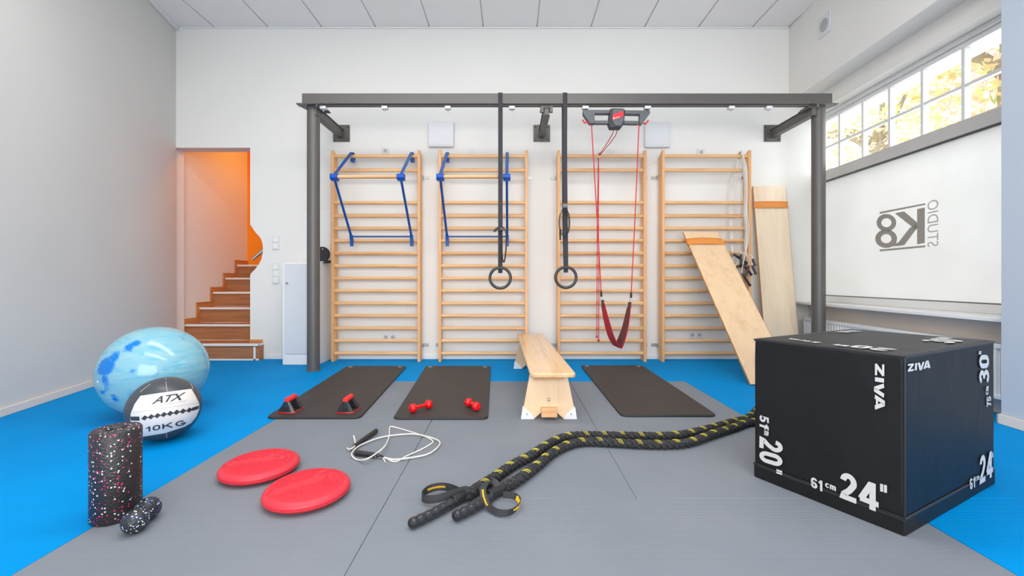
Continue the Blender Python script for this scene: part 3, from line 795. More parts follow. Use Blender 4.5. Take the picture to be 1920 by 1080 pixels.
c = copy_tree(pf); c.location.x += 1.03; c['label'] = 'blue frame with a wooden pull-up bar on the wall bars behind the left gym ring'

# ------------------------------------------------------------------ gymnastic rings
def ring(px, rx, rz, label, loop):
    x = (px-CX)/F*4.06
    t = empty('gymnastic_ring', (x, 4.1, .8), label, 'gym ring', 'black gymnastic rings hanging from the beam')
    c = V((rx, 4.1, rz)); R = .099
    bm = B(); tube(bm, [c+V((R*math.cos(a), 0, R*math.sin(a))) for a in (2*PI*k/40 for k in range(40))], .0142, 14, True); obj('ring', bm, RINGM, t)
    zt = rz+R+.016
    path = smoothpath([(x, YB0-.004, 2.672), (x, YB0-.004, 2.56), (x, 4.085, 2.0), (x+(rx-x)*.8, 4.086, 1.2), (rx, 4.088, zt-.02), (rx, 4.1, zt-.034), (rx, 4.113, zt-.02), (x+(rx-x)*.5, 4.18, 1.6), (x, YB1+.006, 2.56), (x, YB1+.006, 2.672)], 6)
    wd = .042
    bm = B(); ribbon(bm, path, (1, 0, 0), [wd]*18+[.040]*8+[.036]*40 if False else wd, .003)
    ribbon(bm, [(x, YB0-.004, 2.668), (x, YB0+.0, 2.677), (x, YB1, 2.677), (x, YB1+.006, 2.668)], (1, 0, 0), wd, .003)
    obj('strap', bm, WEB, t)
    return t, x
t, x = ring(938, (938-CX)/F*4.1, H+4/F*4.1, 'left black gymnastic ring on its long black strap with a folded tail', 0)
bm = B(); Y_ = 4.055
ribbon(bm, smoothpath([U(939, 428, Y=Y_), U(934, 428, Y=Y_), U(926, 434, Y=Y_-.01)], 4), (0, .3, 1), .026, .004); obj('strap_end', bm, WEB, t)
bm = B(); ribbon(bm, smoothpath([U(940, 424, Y=Y_), U(945, 428, Y=Y_), U(949, 440, Y=Y_), U(948.5, 470, Y=Y_), U(945, 492, Y=Y_), U(941.5, 480, Y=Y_), U(941, 450, Y=Y_), U(940, 430, Y=Y_)], 5), (.3, 1, 0), .034, .003); obj('strap_tail', bm, WEB, t)
bm = B(); p = U(938.5, 429, Y=4.068); box(bm, p.x-.026, p.x+.026, 4.058, 4.078, p.z-.022, p.z+.022); bk = obj('buckle', bm, BLK, t, bevel=.004)
bm = B(); cyl(bm, (p.x-.022, 4.056, p.z), (p.x+.022, 4.056, p.z), .004, 8); obj('pin', bm, CHROME, bk)
t, x = ring(1060, (1061-CX)/F*4.1, H+5/F*4.1, 'right black gymnastic ring on its long black strap with a coiled tail', 1)
bm = B()
for dx, ry in ((0, 27), (1.5, 25), (-1, 24)):
    q = [U(1058+dx+9.5*math.cos(a), 417+ry*math.sin(a), Y=4.05-.003*abs(dx)+.004*dx) for a in (2*PI*k/24 for k in range(25))]
    ribbon(bm, q, (0, 1, .1), .022, .0022)
ribbon(bm, [U(1050, 430, Y=4.05), U(1050.5, 450, Y=4.045)], (.8, .6, 0), .018, .003)
obj('strap_tail', bm, WEB, t, label='coiled strap end')
bm = B(); p = U(1059.5, 386, Y=4.07); box(bm, p.x-.024, p.x+.024, 4.058, 4.08, p.z-.022, p.z+.022); bk = obj('buckle', bm, DEVG, t, bevel=.004)
bm = B(); cyl(bm, (p.x-.022, 4.056, p.z), (p.x+.022, 4.056, p.z), .004, 8); obj('pin', bm, CHROME, bk)

# ------------------------------------------------------------------ sling trainer
YS = 4.13
sg = empty('sling_trainer', (.98, YS, 2.3), 'dark grey sling trainer with red badge, red ropes and red sling hanging from the beam', 'sling trainer')
def c5(x, y, Y=YS): return U(1070+x/9, 180+y/9, Y=Y)
def slab(pts, y0, y1):
    a = [c5(x, y, YS) for x, y in pts]; return prism(B(), [V((p.x, y0, p.z)) for p in a], (0, y1-y0, 0))
bm = slab([(205, 250), (650, 255), (650, 312), (395, 312), (395, 480), (315, 480), (205, 320)], YS-.03, YS+.03)
obj('housing_arm', bm, DEVG, sg, bevel=.004)
bm = B(); merge(bm, slab([(1325, 265), (880, 258), (880, 320), (1155, 325), (1150, 490), (1195, 490), (1325, 310)], YS-.03, YS+.03))
obj('housing_arm', bm, DEVG, sg, bevel=.004)
for q in ([(395, 425), (640, 425), (640, 480), (395, 478)], [(890, 428), (1135, 432), (1135, 488), (890, 482)]): obj('lower_bar', slab(q, YS-.02, YS+.025), DEVG, sg, bevel=.004)
bm = slab([(650, 245), (690, 232), (865, 232), (905, 265), (885, 490), (835, 560), (660, 560), (630, 490), (645, 320)], YS-.04, YS+.04); obj('motor_block', bm, DEVD, sg, bevel=.006)
bm = slab([(685, 255), (870, 250), (872, 440), (820, 535), (730, 535), (680, 450)], YS-.052, YS-.04); mp = obj('front_cover', bm, DEVG, sg, bevel=.003)
bm = slab([(685, 350), (866, 288), (866, 382), (685, 440)], YS-.0545, YS-.052); bd = obj('badge', bm, BADGE, mp)
dp = V((0, YS-.0553, 0)); dn = V((0, -1, 0))
g5 = lambda x, y: (1070+x/9, 180+y/9)
bm = B(); ctr = on_plane(*g5(732, 375), dp, dn); lathe(bm, [(.006, 0), (.0095, 0)], ctr, dn, 18); lathe(bm, [(0, 0), (.003, 0)], ctr, dn, 12)
merge(bm, lettering('redcord', plane_fn(g5(757, 382), g5(830, 358), g5(757, 355), dp, dn, 0), .01)); obj('badge_print', bm, PRINT, bd)
for x in (243, 1290):
    bm = B(); p = c5(x, 215); box(bm, p.x-.012, p.x+.012, YS-.012, YS+.012, p.z-.025, 2.534); obj('hanger', bm, DEVD, sg)
    bm = B(); box(bm, p.x-.03, p.x+.03, 4.10, 4.15, 2.534, 2.562); obj('trolley', bm, PRINT, sg, bevel=.004)
for q in (((200, 400), (235, 455), (290, 440)), ((1310, 412), (1265, 470), (1225, 462))):
    bm = B(); tube(bm, [c5(*a) for a in q], .008, 8); obj('rope_hook', bm, BADGE, sg)
for a, b_, mid in (((1109, 233), (1127, 545), (1119, 400)), ((1198, 234), (1183.5, 548), (1191, 400))):
    bm = B(); tube(bm, smoothpath([U(*a, Y=YS), U(*mid, Y=YS), U(*b_, Y=YS)], 6), .0052, 8); obj('rope', bm, REDCORD, sg)
for q in ([(1151.5, 240, YS), (1148, 252, 4.25), (1136, 272, 4.42), (1124.5, 289, 4.585)], [(1158, 240, YS), (1154, 254, 4.25), (1140, 273, 4.42), (1125, 290, 4.59)]):
    bm = B(); tube(bm, smoothpath([U(a, b_, Y=c) for a, b_, c in q]+[V((.956, 4.625, 2.262)), V((.955, 4.662, 2.25)), V((.95, 4.665, 2.20)), U(1122, 298, Y=4.65)], 5), .0042, 7); obj('adjusting_cord', bm, REDCORD, sg)
for dx, yl in ((0, 631), (3.5, 638)):
    Yc = 4.60
    bm = B(); pth = smoothpath([U(1122, 298, Y=4.65), U(1121.5+dx*.3, 330, Y=Yc), U(1120+dx*.6, 420, Y=Yc), U(1119.5+dx, 520, Y=Yc), U(1119+dx, yl, Y=Yc)], 6); tube(bm, pth, .0045, 7); cd_ = obj('cord_end', bm, REDCORD, sg)
    bm = B(); lathe(bm, [(0, -.016), (.011, -.010), (.012, .004), (0, .014)], pth[-1], seg=10); obj('knot', bm, REDCORD, cd_)
for a, b_, s in (((1127, 545), (1127.5, 556), 1), ((1183.5, 548), (1183, 558), -1)):
    bm = B(); tube(bm, [U(*a, Y=YS), U(*b_, Y=YS)], [.009, .012], 10); obj('rope_thimble', bm, BLK, sg)
    c = U(b_[0], b_[1]+5, Y=YS); bm = B()
    tube(bm, [c+V((.010*math.cos(q), .004*math.sin(2*q), .026*math.sin(q))) for q in (2*PI*k/18 for k in range(18))], .0032, 6, True); obj('carabiner', bm, CHROME, sg)
L0, L1 = U(1130, 566, Y=YS), U(1180.5, 570, Y=YS)
sp = smoothpath([L0, U(1135, 592, Y=YS), U(1144, 626, Y=YS), U(1152, 643, Y=YS), U(1158, 650, Y=YS), U(1163, 642, Y=YS), U(1172, 615, Y=YS), L1], 5)
wds = [.02+.18*math.sin(PI*min(1, max(0, i/(len(sp)-1))))**.45 for i in range(len(sp))]
bm = B(); ribbon(bm, sp, (-.14, 1, 0), wds, .004); obj('sling_band', bm, REDSL, sg, label='red outer fabric')
inn = [p+V((0.0034 if i < len(sp)/2 else -.0034, 0, .003)) for i, p in enumerate(sp)]
bm = B(); ribbon(bm, inn[1:-1], (-.14, 1, 0), [x*.86 for x in wds[1:-1]], .002); obj('sling_lining', bm, MAROON, sg, label='maroon lining')
for p in (L0, L1):
    bm = B(); obox(bm, p+V((0, 0, -.012)), (.012, 0, 0), (0, .016, 0), (0, 0, .03)); obj('sling_tab', bm, BLK, sg, bevel=.003)

# ------------------------------------------------------------------ leaning boards
def leaning(name, tl, tr, bl, br, th, m, label, band):
    tl, tr, bl, br = map(V, (tl, tr, bl, br))
    t = empty(name, ((bl+br)/2), label, 'board')
    n = (tr-tl).cross(bl-tl).normalized()
    if n.y > 0: n = -n
    lift = th*abs(n.z)+.0005
    off = V((0, 0, lift))
    obj('panel', prism(B(), [p+off for p in (tl, tr, br, bl)], -n*th), m, t, bevel=.002)
    bm = B()
    e = (bl-tl).normalized(); wv = (tr-tl).normalized()
    for s, p in ((-1, tl), (1, tr)):
        q = bl if s < 0 else br
        prism(bm, [p+off+wv*s*.0012-n*.001, q+off+wv*s*.0012-n*.001, q+off+wv*s*.0012-n*(th-.001), p+off+wv*s*.0012-n*(th-.001)], wv*s*.0006)
    obj('edge_band', bm, PLYE, t)
    a, b_ = band; L = (bl-tl).length; bm = B(); W = (tr-tl).length
    c0 = tl+off+e*(a+b_)/2
    pts_ = [c0-wv*.004-n*(th+.003), c0-wv*.007+n*.002]+[c0+wv*W*k/8+n*(.004+.014*math.sin(PI*k/8)) for k in range(9)]+[c0+wv*(W+.007)+n*.002, c0+wv*(W+.004)-n*(th+.003)]
    ribbon(bm, pts_, e, b_-a, .003); obj('leather_strap', bm, LEATH, t, label='tan leather strap')
    return t
leaning('inclined_board', (1.843, 4.565, 1.39), (2.213, 4.565, 1.39), (2.01, 3.576, 0), (2.375, 3.55, 0), .02, PLY, 'plywood board with tan strap leaning forward from the rightmost wall bars to the blue mat', (.10, .185))
leaning('plywood_board', (2.70, 4.755, 1.93), (3.06, 4.755, 1.93), (2.70, 4.50, 0), (3.06, 4.50, 0), .02, PLYL, 'taller pale plywood board with tan strap standing against the wall by the window', (.18, .255))

# ------------------------------------------------------------------ skipping ropes hung on the last wall bars
def c6(x, y, Y): return U(1360+x/3.72, 270+y/3.72, Y=Y)
HS = [((55, 765), (150, 832)), ((108, 768), (110, 842)), ((75, 858), (145, 840)), ((122, 838), (185, 915)), ((165, 850), (135, 930)), ((115, 900), (175, 990)), ((188, 800), (210, 850)), ((186, 845), (215, 910))]
lbs = ['hanging skipping rope whose black handles reach furthest left', 'hanging skipping rope with handles at mid bundle',
       'hanging skipping rope whose black handle hangs lowest', 'hanging skipping rope whose handles hang furthest right']
pairs = [(0, 2), (1, 3), (4, 5), (6, 7)]
for k, (i, j) in enumerate(pairs):
    Yh = 4.585-.028*k
    xk = 128+k*5
    t = empty('skipping_rope', c6(130, 700, Yh), lbs[k]+', on the rightmost wall bars', 'skipping rope', 'skipping ropes on the rightmost wall bars')
    ends = []
    for q in (i, j):
        a, b_ = HS[q]; A1, B1 = c6(*a, Yh-.012*(q % 2)), c6(*b_, Yh-.012*(q % 2)-.01)
        bm = B(); d_ = (B1-A1); tube(bm, [A1, A1+d_*.12, A1+d_*.3, A1+d_*.8, B1], [.006, .012, .0135, .0125, .014], 12); obj('handle', bm, BLKG, t)
        ends.append(A1)
    bm = B()
    rnd = random.Random(k)
    for n_i, e in enumerate(ends):
        s = (-1, 1)[n_i]
        top = V((c6(xk, 90, Yh).x, 4.60-.003*k, 2.262+.004*k))
        pth = smoothpath([top, c6(xk+s*5, 160, Yh), c6(xk+8+s*3+rnd.uniform(-3, 3), 330, Yh), c6(xk+4+s*5, 480, Yh), c6(xk+14+s*6+rnd.uniform(-4, 4), 600, Yh), c6(xk+8+s*4, 700, Yh), c6(xk+2, 765, Yh), e+V((0, 0, .03)), e], 5)
        tube(bm, pth, .0036, 6)
    tube(bm, smoothpath([top+V((.004, 0, 0)), V((top.x, 4.635, 2.272)), V((top.x, 4.66, 2.25)), V((top.x-.005, 4.665, 2.15)), V((top.x-.06-.01*k, 4.67, 1.85)), V((top.x-.07, 4.68, 1.35)), V((top.x-.05, 4.675, 1.0))], 5), .0034, 6)
    obj('cord', bm, CORDW, t)

# ------------------------------------------------------------------ bench
bn = empty('gym_bench', (.24, 3.5, 0), 'long varnished wooden gym bench with white rubber feet between the exercise mats', 'bench')
bm = B(); zt = .317; n0 = 2.6; n1 = 4.54
prism(bm, [(.118, n0+.02, zt-.028), (.135, n0, zt-.028), (.38, n0, zt-.028), (.397, n0+.02, zt-.028), (.335, n1, zt-.028), (.065, n1, zt-.028)], (0, 0, .028)); obj('seat', bm, BEECH_Y, bn, bevel=.007, segs=3)
bm = B(); box(bm, .19, .29, 2.80, 4.30, .20, .283); obj('spine_beam', bm, BEECH_Y, bn, bevel=.004)
def bench_leg(cx_, y, s):
    bm = B(); hw0, hw1 = .175, .118
    P = [(cx_-hw0, 0), (cx_-.09, 0), (cx_-.052, .035), (cx_+.052, .035), (cx_+.09, 0), (cx_+hw0, 0), (cx_+hw1, .287), (cx_-hw1, .287)]
    prism(bm, [(x, y+(z)*.12*s*-1*-1, z+.004) for x, z in P], (0, .03*s, 0)); lg_ = obj('leg_panel', bm, PLY, bn, bevel=.003)
    for q in (-1, 1):
        bm = B(); yy = y-.006*s
        prism(bm, [(cx_+q*(hw0+.004), yy, 0), (cx_+q*.092, yy, 0), (cx_+q*.105, yy, .03), (cx_+q*(hw0-.014), yy, .075), (cx_+q*(hw0-.012+.004), yy, .075)], (0, .045*s, 0)); ft = obj('corner_foot', bm, RUBW, lg_, bevel=.003, label='white rubber foot')
        bm = B(); lathe(bm, [(0, .005), (.006, .004), (.007, 0)], (cx_+q*.14, yy, .035), (0, -s, 0), 10); obj('screw', bm, SLOT, ft)
    bm = B(); box(bm, cx_-.05, cx_+.05, min(y-.03*s, y+.025*s), max(y-.03*s, y+.025*s), .02, .078); obj('lower_block', bm, BEECH_X, bn, bevel=.003)
    bm = B(); box(bm, cx_-.098, cx_+.09, min(y-.05*s, y+.06*s), max(y-.05*s, y+.06*s), .262, .288); obj('top_block', bm, BEECH_X, bn, bevel=.003)
    bm = B(); lathe(bm, [(0, .01), (.009, .008), (.012, 0)], (cx_, y+.015*s, .12), (0, -s, 0), 12); obj('bolt', bm, CHROME, bn)
bench_leg(.242, 2.715, 1); bench_leg(.205, 4.29, -1)

# ------------------------------------------------------------------ exercise mats and what lies on them
def ex_mat(q, label):
    z = .014; c = sum((V((*p, 0)) for p in q), V())/4
    P = []
    Q = [V((*p, 0)) for p in q]
    for i in range(4):
        p, a, b_ = Q[i], (Q[i-1]-Q[i]).normalized(), (Q[(i+1) % 4]-Q[i]).normalized(); R = .05
        for k in range(7):
            t_ = k/6; P.append((p+a*R)*(1-t_)**2+p*2*t_*(1-t_)+(p+b_*R)*t_*t_)
    t = empty('exercise_mat', c, label, 'exercise mat', 'dark exercise mats in front of the wall bars')
    obj('foam_pad', prism(B(), [p+V((0, 0, .0005)) for p in P], (0, 0, z-.0015)), MATE, t, bevel=.004)
    cc = sum(P, V())/len(P)
    obj('top_skin', prism(B(), [cc+(p-cc)*.992+V((0, 0, z-.002)) for p in P], (0, 0, .0025)), MATB, t)
    for i, p in enumerate((Q[2], Q[3])):
        o_ = p+(cc-p)*V((1, 1, 0)).length*0; e = (cc-p); g = p+V((math.copysign(.055, e.x), math.copysign(.06, e.y), z+.0006))
        bm = B(); lathe(bm, [(.009, 0), (.011, .002), (.018, .002), (.020, 0)], g, seg=20); obj('eyelet', bm, CHROME, t, label='metal eyelet')
    return t
ex_mat([(-1.563, 2.713), (-.96, 2.713), (-1.058, 4.34), (-1.665, 4.34)], 'leftmost dark exercise mat, with the two push-up handles on it')
ex_mat([(-.749, 2.70), (-.145, 2.70), (-.205, 4.34), (-.865, 4.34)], 'middle dark exercise mat, with the two red dumbbells on it')
ex_mat([(.713, 2.755), (1.335, 2.755), (1.345, 4.37), (.712, 4.37)], 'empty dark exercise mat right of the wooden bench')

def pushup(dx, label):
    z0 = .0155; x0, x1, y0, y1 = -1.53+dx, -1.413+dx, 2.785, 2.925; cxm = (x0+x1)/2
    t = empty('push_up_handle', (cxm, (y0+y1)/2, z0), label, 'push-up handle', 'push-up handles on the leftmost mat')
    bm = B(); rim = [(x0, y0+.012), (x0+.02, y0), (x1-.02, y0), (x1, y0+.012), (x1, y1-.012), (x1-.02, y1), (x0+.02, y1), (x0, y1-.012)]
    tube(bm, [V((a, b_, z0+.003)) for a, b_ in rim], .0028, 6, True); obj('red_rim', bm, RED, t)
    for s, ya in ((1, y0), (-1, y1)):
        bm = B(); apex = V((cxm, ya+s*.022, z0+.072))
        base = [V((x0+.001, ya+s*.012, z0+.004)), V((x0+.022, ya+s*.002, z0+.004)), V((x1-.022, ya+s*.002, z0+.004)), V((x1-.001, ya+s*.012, z0+.004)), V((x1-.012, ya+s*.034, z0+.004)), V((x0+.012, ya+s*.034, z0+.004))]
        top = [apex+V((a, s*b_, 0)) for a, b_ in ((-.018, -.006), (-.008, -.014), (.008, -.014), (.018, -.006), (.014, .01), (-.014, .01))]
        vb = [bm.verts.new(p) for p in base]; vt = [bm.verts.new(p) for p in top]
        for i in range(6): bm.faces.new((vb[i], vb[(i+1) % 6], vt[(i+1) % 6], vt[i]))
        bm.faces.new(vt); bm.faces.new(vb[::-1])
        lg_ = obj('stand', bm, BLKG, t, bevel=.0015, angle=12)
        bm = B(); obox(bm, (cxm, ya+s*.0035, z0+.03), (.012, 0, 0), (0, .004, 0), (0, 0, .012)); obj('recess', bm, BLK, lg_, bevel=.002)
    bm = B(); tube(bm, [V((cxm, y0+.014, z0+.080)), V((cxm, y0+.022, z0+.080)), V((cxm, y1-.022, z0+.080)), V((cxm, y1-.014, z0+.080))], [.0155, .0185, .0185, .0155], 16); obj('grip', bm, REDG, t, label='red foam grip')
pushup(0, 'left push-up handle with red grip, near the blue floor edge'); pushup(.384, 'right push-up handle with red grip, near the mat corner')
def dumbbell(a, b_, label):
    a, b_ = V(a), V(b_); c = (a+b_)/2; d = (b_-a).normalized(); L = (b_-a).length
    t = empty('dumbbell', (c.x, c.y, .0155), label, 'dumbbell', 'red dumbbells on the middle mat')
    bm = B(); cyl(bm, a, b_, .0115, 14); obj('bar', bm, RED, t)
    for p, s in ((a, -1), (b_, 1)):
        bm = B(); lathe(bm, [(0, -.021), (.018, -.021), (.026, -.015), (.0305, -.005), (.0305, .007), (.026, .017), (.018, .022), (0, .022)], p, d*s, 8); o = obj('head', bm, RED, t, angle=50)
        m_ = o.modifiers.new('round', 'BEVEL'); m_.width = .003; m_.segments = 2; m_.limit_method = 'ANGLE'; m_.angle_limit = .3
dumbbell((-.642, 2.80, .0455), (-.558, 2.885, .0455), 'left red dumbbell on the middle mat'); dumbbell((-.289, 2.93, .0455), (-.231, 2.838, .0455), 'right red dumbbell on the middle mat, pointing at the camera')

# ------------------------------------------------------------------ skipping rope on the floor
def c6r(x, y, z=.004): return U(380+x/4, 780+y/4, z=z)
t = empty('skipping_rope', c6r(1300, 250, 0), 'tangled white skipping rope with black handles lying on the grey floor', 'skipping rope')
cord = [(1335, 298), (1440, 342), (1530, 300), (1620, 260), (1700, 217), (1725, 188), (1660, 152), (1540, 112), (1420, 80), (1402, 95), (1398, 150), (1370, 220), (1310, 275), (1230, 322), (1160, 328), (1118, 292), (1140, 250), (1200, 210), (1330, 162), (1450, 142), (1580, 135), (1700, 158), (1772, 188), (1770, 225), (1700, 280), (1600, 306), (1440, 325), (1350, 308), (1290, 300)]
bm = B(); n = len(cord); pth = smoothpath([c6r(x, y, .0045+(.007 if i > 14 else 0)+(.022 if 11 <= i <= 13 else 0)) for i, (x, y) in enumerate(cord)], 8); tube(bm, pth, .0037, 7)
tube(bm, smoothpath([c6r(1340, 303, .006), c6r(1355, 320, .006), c6r(1370, 342, .004)], 4), .0035, 7)
tube(bm, smoothpath([c6r(1132, 148, .03), c6r(1142, 185, .02), c6r(1143, 220, .018), c6r(1122, 240, .02), c6r(1098, 250, .016), c6r(1085, 240, .014)], 4), .0035, 7)
kn = c6r(1305, 300, .012); tube(bm, [kn+V((.014*math.cos(a), .008*math.sin(a), .004*math.sin(2*a))) for a in (2*PI*k/14 for k in range(14))], .0035, 7, True)
obj('cord', bm, CORDW, t)
for a, b_ in (((1135, 228), (1300, 112)), ((1325, 298), (1148, 275))):
    A1, B1 = c6r(*a, .016), c6r(*b_, .016); d_ = B1-A1
    bm = B(); tube(bm, [A1, A1+d_*.06, A1+d_*.12, A1+d_*.3, A1+d_*.9, B1], [.006, .011, .0095, .0125, .0135, .0145], 14); obj('handle', bm, BLK, t)
    e = A1-d_.normalized()*.012; bm = B(); tube(bm, [A1, e, e-d_.normalized()*.02+V((0, 0, -.006))], [.007, .006, .004], 8); obj('swivel', bm, BLKG, t)

# ------------------------------------------------------------------ balance discs
def disc(c, rot, label):
    R = .1655; t = empty('balance_disc', c, label, 'balance cushion', 'coral red balance cushions')
    prof = [(0, .003), (.08, .001), (.125, .002), (.150, .009), (.161, .0175), (.1655, .024), (.1625, .0265), (.1655, .029), (.1645, .035), (.161, .0405), (.155, .0465), (.1515, .0475), (.147, .0508), (.143, .0505), (.13, .054), (.10, .0565), (.05, .058), (0, .0585)]
    bm = B(); lathe(bm, prof, c, seg=72); obj('cushion', bm, DISC, t, angle=60)
    def hz(r): 
        for (r1, h1), (r0, h0) in zip(prof[9:], prof[10:]):
            if r0 <= r <= r1: return h0+(h1-h0)*(r-r0)/(r1-r0)
        return .05
    vs = []; fs = []
    def nub(x, y, r, h):
        z = hz(math.hypot(x, y)); k = len(vs)
        for a in range(6): vs.append((x+r*math.cos(a*PI/3), y+r*math.sin(a*PI/3), z-.001))
        for a in range(6): vs.append((x+r*.55*math.cos(a*PI/3), y+r*.55*math.sin(a*PI/3), z+h))
        for a in range(6): fs.append((k+a, k+(a+1) % 6, k+6+(a+1) % 6, k+6+a))
        fs.append(tuple(k+6+a for a in range(6)))
    cr, sr = math.cos(rot), math.sin(rot)
    for ri in range(1, 12):
        r_ = .012+.0112*ri; n = max(8, int(2*PI*r_/.0112))
        for k in range(n):
            a = 2*PI*k/n; x, y = r_*math.cos(a), r_*math.sin(a)
            if abs(y) < .022 and r_ < .14 and x < .10: continue
            if abs(y-x*.9) < .012 and x > .02: continue
            if math.hypot(x-.09, y+.0) < .03: continue
            nub(x*cr-y*sr, x*sr+y*cr, .0040, .0046)
    me = bpy.data.meshes.new('nubs'); me.from_pydata(vs, [], fs); me.materials.append(DISC); o = bpy.data.objects.new('nubs', me); COL.objects.link(o); o.parent = t; o['kind'] = 'stuff'
    bm = B(); pts_ = []
    for x, y in ((-.125, -.02), (.055, -.02), (.075, 0), (.055, .02), (-.125, .02)): pts_.append(V((x*cr-y*sr, x*sr+y*cr, hz(math.hypot(x, y))+.0012))+V(c))
    tube(bm, smoothpath(pts_, 5, True), .0014, 5, True)
    e = V((.09*cr, .09*sr, .0572+.001))+V(c); tube(bm, [e+V((.02*math.cos(a), .02*math.sin(a), -.0006)) for a in (2*PI*k/20 for k in range(20))], .0014, 5, True)
    obj('moulded_outline', bm, DISC, t)
disc((-1.156, 1.966, 0), .35, 'coral red balance cushion further back, nearer the blue floor')
disc((-.833, 1.747, 0), .7, 'coral red balance cushion nearest the camera')

# ------------------------------------------------------------------ roller and double ball
ro = empty('foam_roller', (-1.48, 1.60, 0), 'black foam roller with pink and white specks standing upright', 'foam roller')
bm = B(); lathe(bm, [(.029, .004), (.07, .0), (.0755, .006), (.0755, .324), (.070, .331), (.034, .331), (.028, .324)], (-1.48, 1.60, .0005), seg=48, closed=True); obj('foam_tube', bm, ROLLER, ro, angle=50)
bm = B(); lathe(bm, [(0, .26), (.0285, .26), (.0285, .324)], (-1.48, 1.60, 0), seg=24); obj('bore', bm, BLK, ro)
pn = empty('double_massage_ball', (-1.33, 1.537, 0), 'peanut-shaped black double massage ball with blue and white specks', 'massage ball')
A1, B1 = V((-1.318, 1.497, .0405)), V((-1.342, 1.578, .0405)); d_ = (B1-A1).normalized(); L = (B1-A1).length
prof = [(0, -.0405)]+[(.0405*math.sin(a), -.0405*math.cos(a)) for a in (PI*k/20 for k in range(1, 14))]
prof = [(r_, h) for r_, h in prof if h < L*.36]
prof += [(.0285, L*.42), (.0262, L*.5), (.0285, L*.58)]+[(r_, L-h) for r_, h in prof[::-1]]
bm = B(); lathe(bm, prof, A1, d_, 36); obj('foam_body', bm, PEANUT, pn, angle=80)

# ------------------------------------------------------------------ balls
gb = empty('exercise_ball', (-2.34, 2.807, 0), 'large inflated exercise ball marbled in pale and bright blue', 'exercise ball')
bm = B(); bmesh.ops.create_uvsphere(bm, u_segments=64, v_segments=40, radius=.289)
bmesh.ops.scale(bm, vec=(1.03, 1.0, 1.0), verts=bm.verts)
bmesh.ops.translate(bm, verts=bm.verts, vec=(-2.34, 2.807, .289)); obj('ball_skin', bm, MARBLE, gb, angle=80)
pv = on_sphere(183.5, 716, V((-2.34, 2.807, .289)), .292); bm = B(); lathe(bm, [(0, .004), (.005, .003), (.008, 0)], pv, pv-V((-2.34, 2.807, .289)), 12); obj('valve', bm, PRINT, gb)
mc = V((-1.93, 2.377, .1715)); mr = .1715
mb = empty('medicine_ball', (mc.x, mc.y, 0), 'black and cream medicine ball marked 10 KG in front of the blue ball', 'medicine ball')
bm = B(); bmesh.ops.create_uvsphere(bm, u_segments=48, v_segments=32, radius=mr)
ax_ = V((.62, -.35, .70)).normalized()
for v_ in bm.verts:
    p = v_.co.normalized(); az = math.atan2(p.dot(ax_.orthogonal().normalized()), p.dot(ax_.cross(ax_.orthogonal()).normalized()))
    v_.co *= 1-.006*abs(math.sin(az*4))**6*0
bmesh.ops.translate(bm, verts=bm.verts, vec=mc); obj('leather_cover', bm, BALLB, mb, angle=80)
c4 = lambda x, y: (140+x/4.5, 600+y/4.5)
def on_ball(polys, lift, cuts=5):
    bm = B()
    for q in polys: bm.faces.new([bm.verts.new((x, y, 0)) for x, y in q])
    bmesh.ops.triangulate(bm, faces=bm.faces)
    for _ in range(cuts):
        bmesh.ops.subdivide_edges(bm, edges=[e for e in bm.edges if e.calc_length() > 22], cuts=1); bmesh.ops.triangulate(bm, faces=bm.faces)
    for v_ in bm.verts: v_.co = on_sphere(*c4(v_.co.x, v_.co.y), mc, mr+lift)
    return bm
pan = on_ball([[(555, 640), (700, 618), (985, 580), (1020, 640), (1052, 705), (1050, 760), (1025, 820), (985, 868), (930, 900), (760, 955), (575, 985), (520, 925), (470, 850), (472, 790), (505, 710)]], .0012)
pn_ = obj('cream_panel', pan, BALLW, mb, angle=80)
def ball_fn(p0, p1, p2, lift=.0022):
    return lambda u, v_: on_sphere(*c4(p0[0]+(p1[0]-p0[0])*u+(p2[0]-p0[0])*v_, p0[1]+(p1[1]-p0[1])*u+(p2[1]-p0[1])*v_), mc, mr+lift)
obj('lettering', lettering('ATX', ball_fn((648, 712), (910, 672), (680, 648)), .02, 3, .9, .1), INK, pn_)
obj('lettering', lettering('ATHLETIC TRAINING X-TREME', ball_fn((632, 738), (940, 690), (636, 724)), .0, 1), SLOT, pn_)
obj('lettering', lines_text('10KG', ball_fn((600, 950), (942, 885), (598, 900)), .2, 1.9, 2), INK, pn_)
pz = [[(470, 815), (545, 815), (548, 850), (475, 850)], [(990, 740), (1050, 722), (1045, 750), (992, 768)]]
for k in range(8):
    cx_, cy_ = 590+k*54, 828-k*9.5; pz += [[(cx_-30, cy_+6), (cx_, cy_-24), (cx_+30, cy_-8), (cx_, cy_+20)]]
obj('zigzag_band', on_ball(pz, .0022, 2), DEVD, pn_)
pz = [[(480, 783), (1048, 696), (1048, 699), (480, 786)]]
obj('seam', on_ball(pz, .002, 5), SLOT, pn_)
bm = B(); tube(bm, [on_sphere(*c4(x, y), mc, mr+.0008) for x, y in ((768, 490), (770, 530), (776, 575), (782, 612))], .0014, 5)
tube(bm, [on_sphere(*c4(x, y), mc, mr+.0008) for x, y in ((972, 515), (985, 545), (1000, 585))], .0014, 5)
tube(bm, [on_sphere(*c4(x, y), mc, mr+.0008) for x, y in ((555, 610), (560, 600), (585, 580), (640, 540))], .0014, 5)
tube(bm, [on_sphere(*c4(x, y), mc, mr+.0008) for x, y in ((775, 950), (776, 980), (777, 1000))], .0014, 5)
obj('stitching', bm, SLOT, mb)

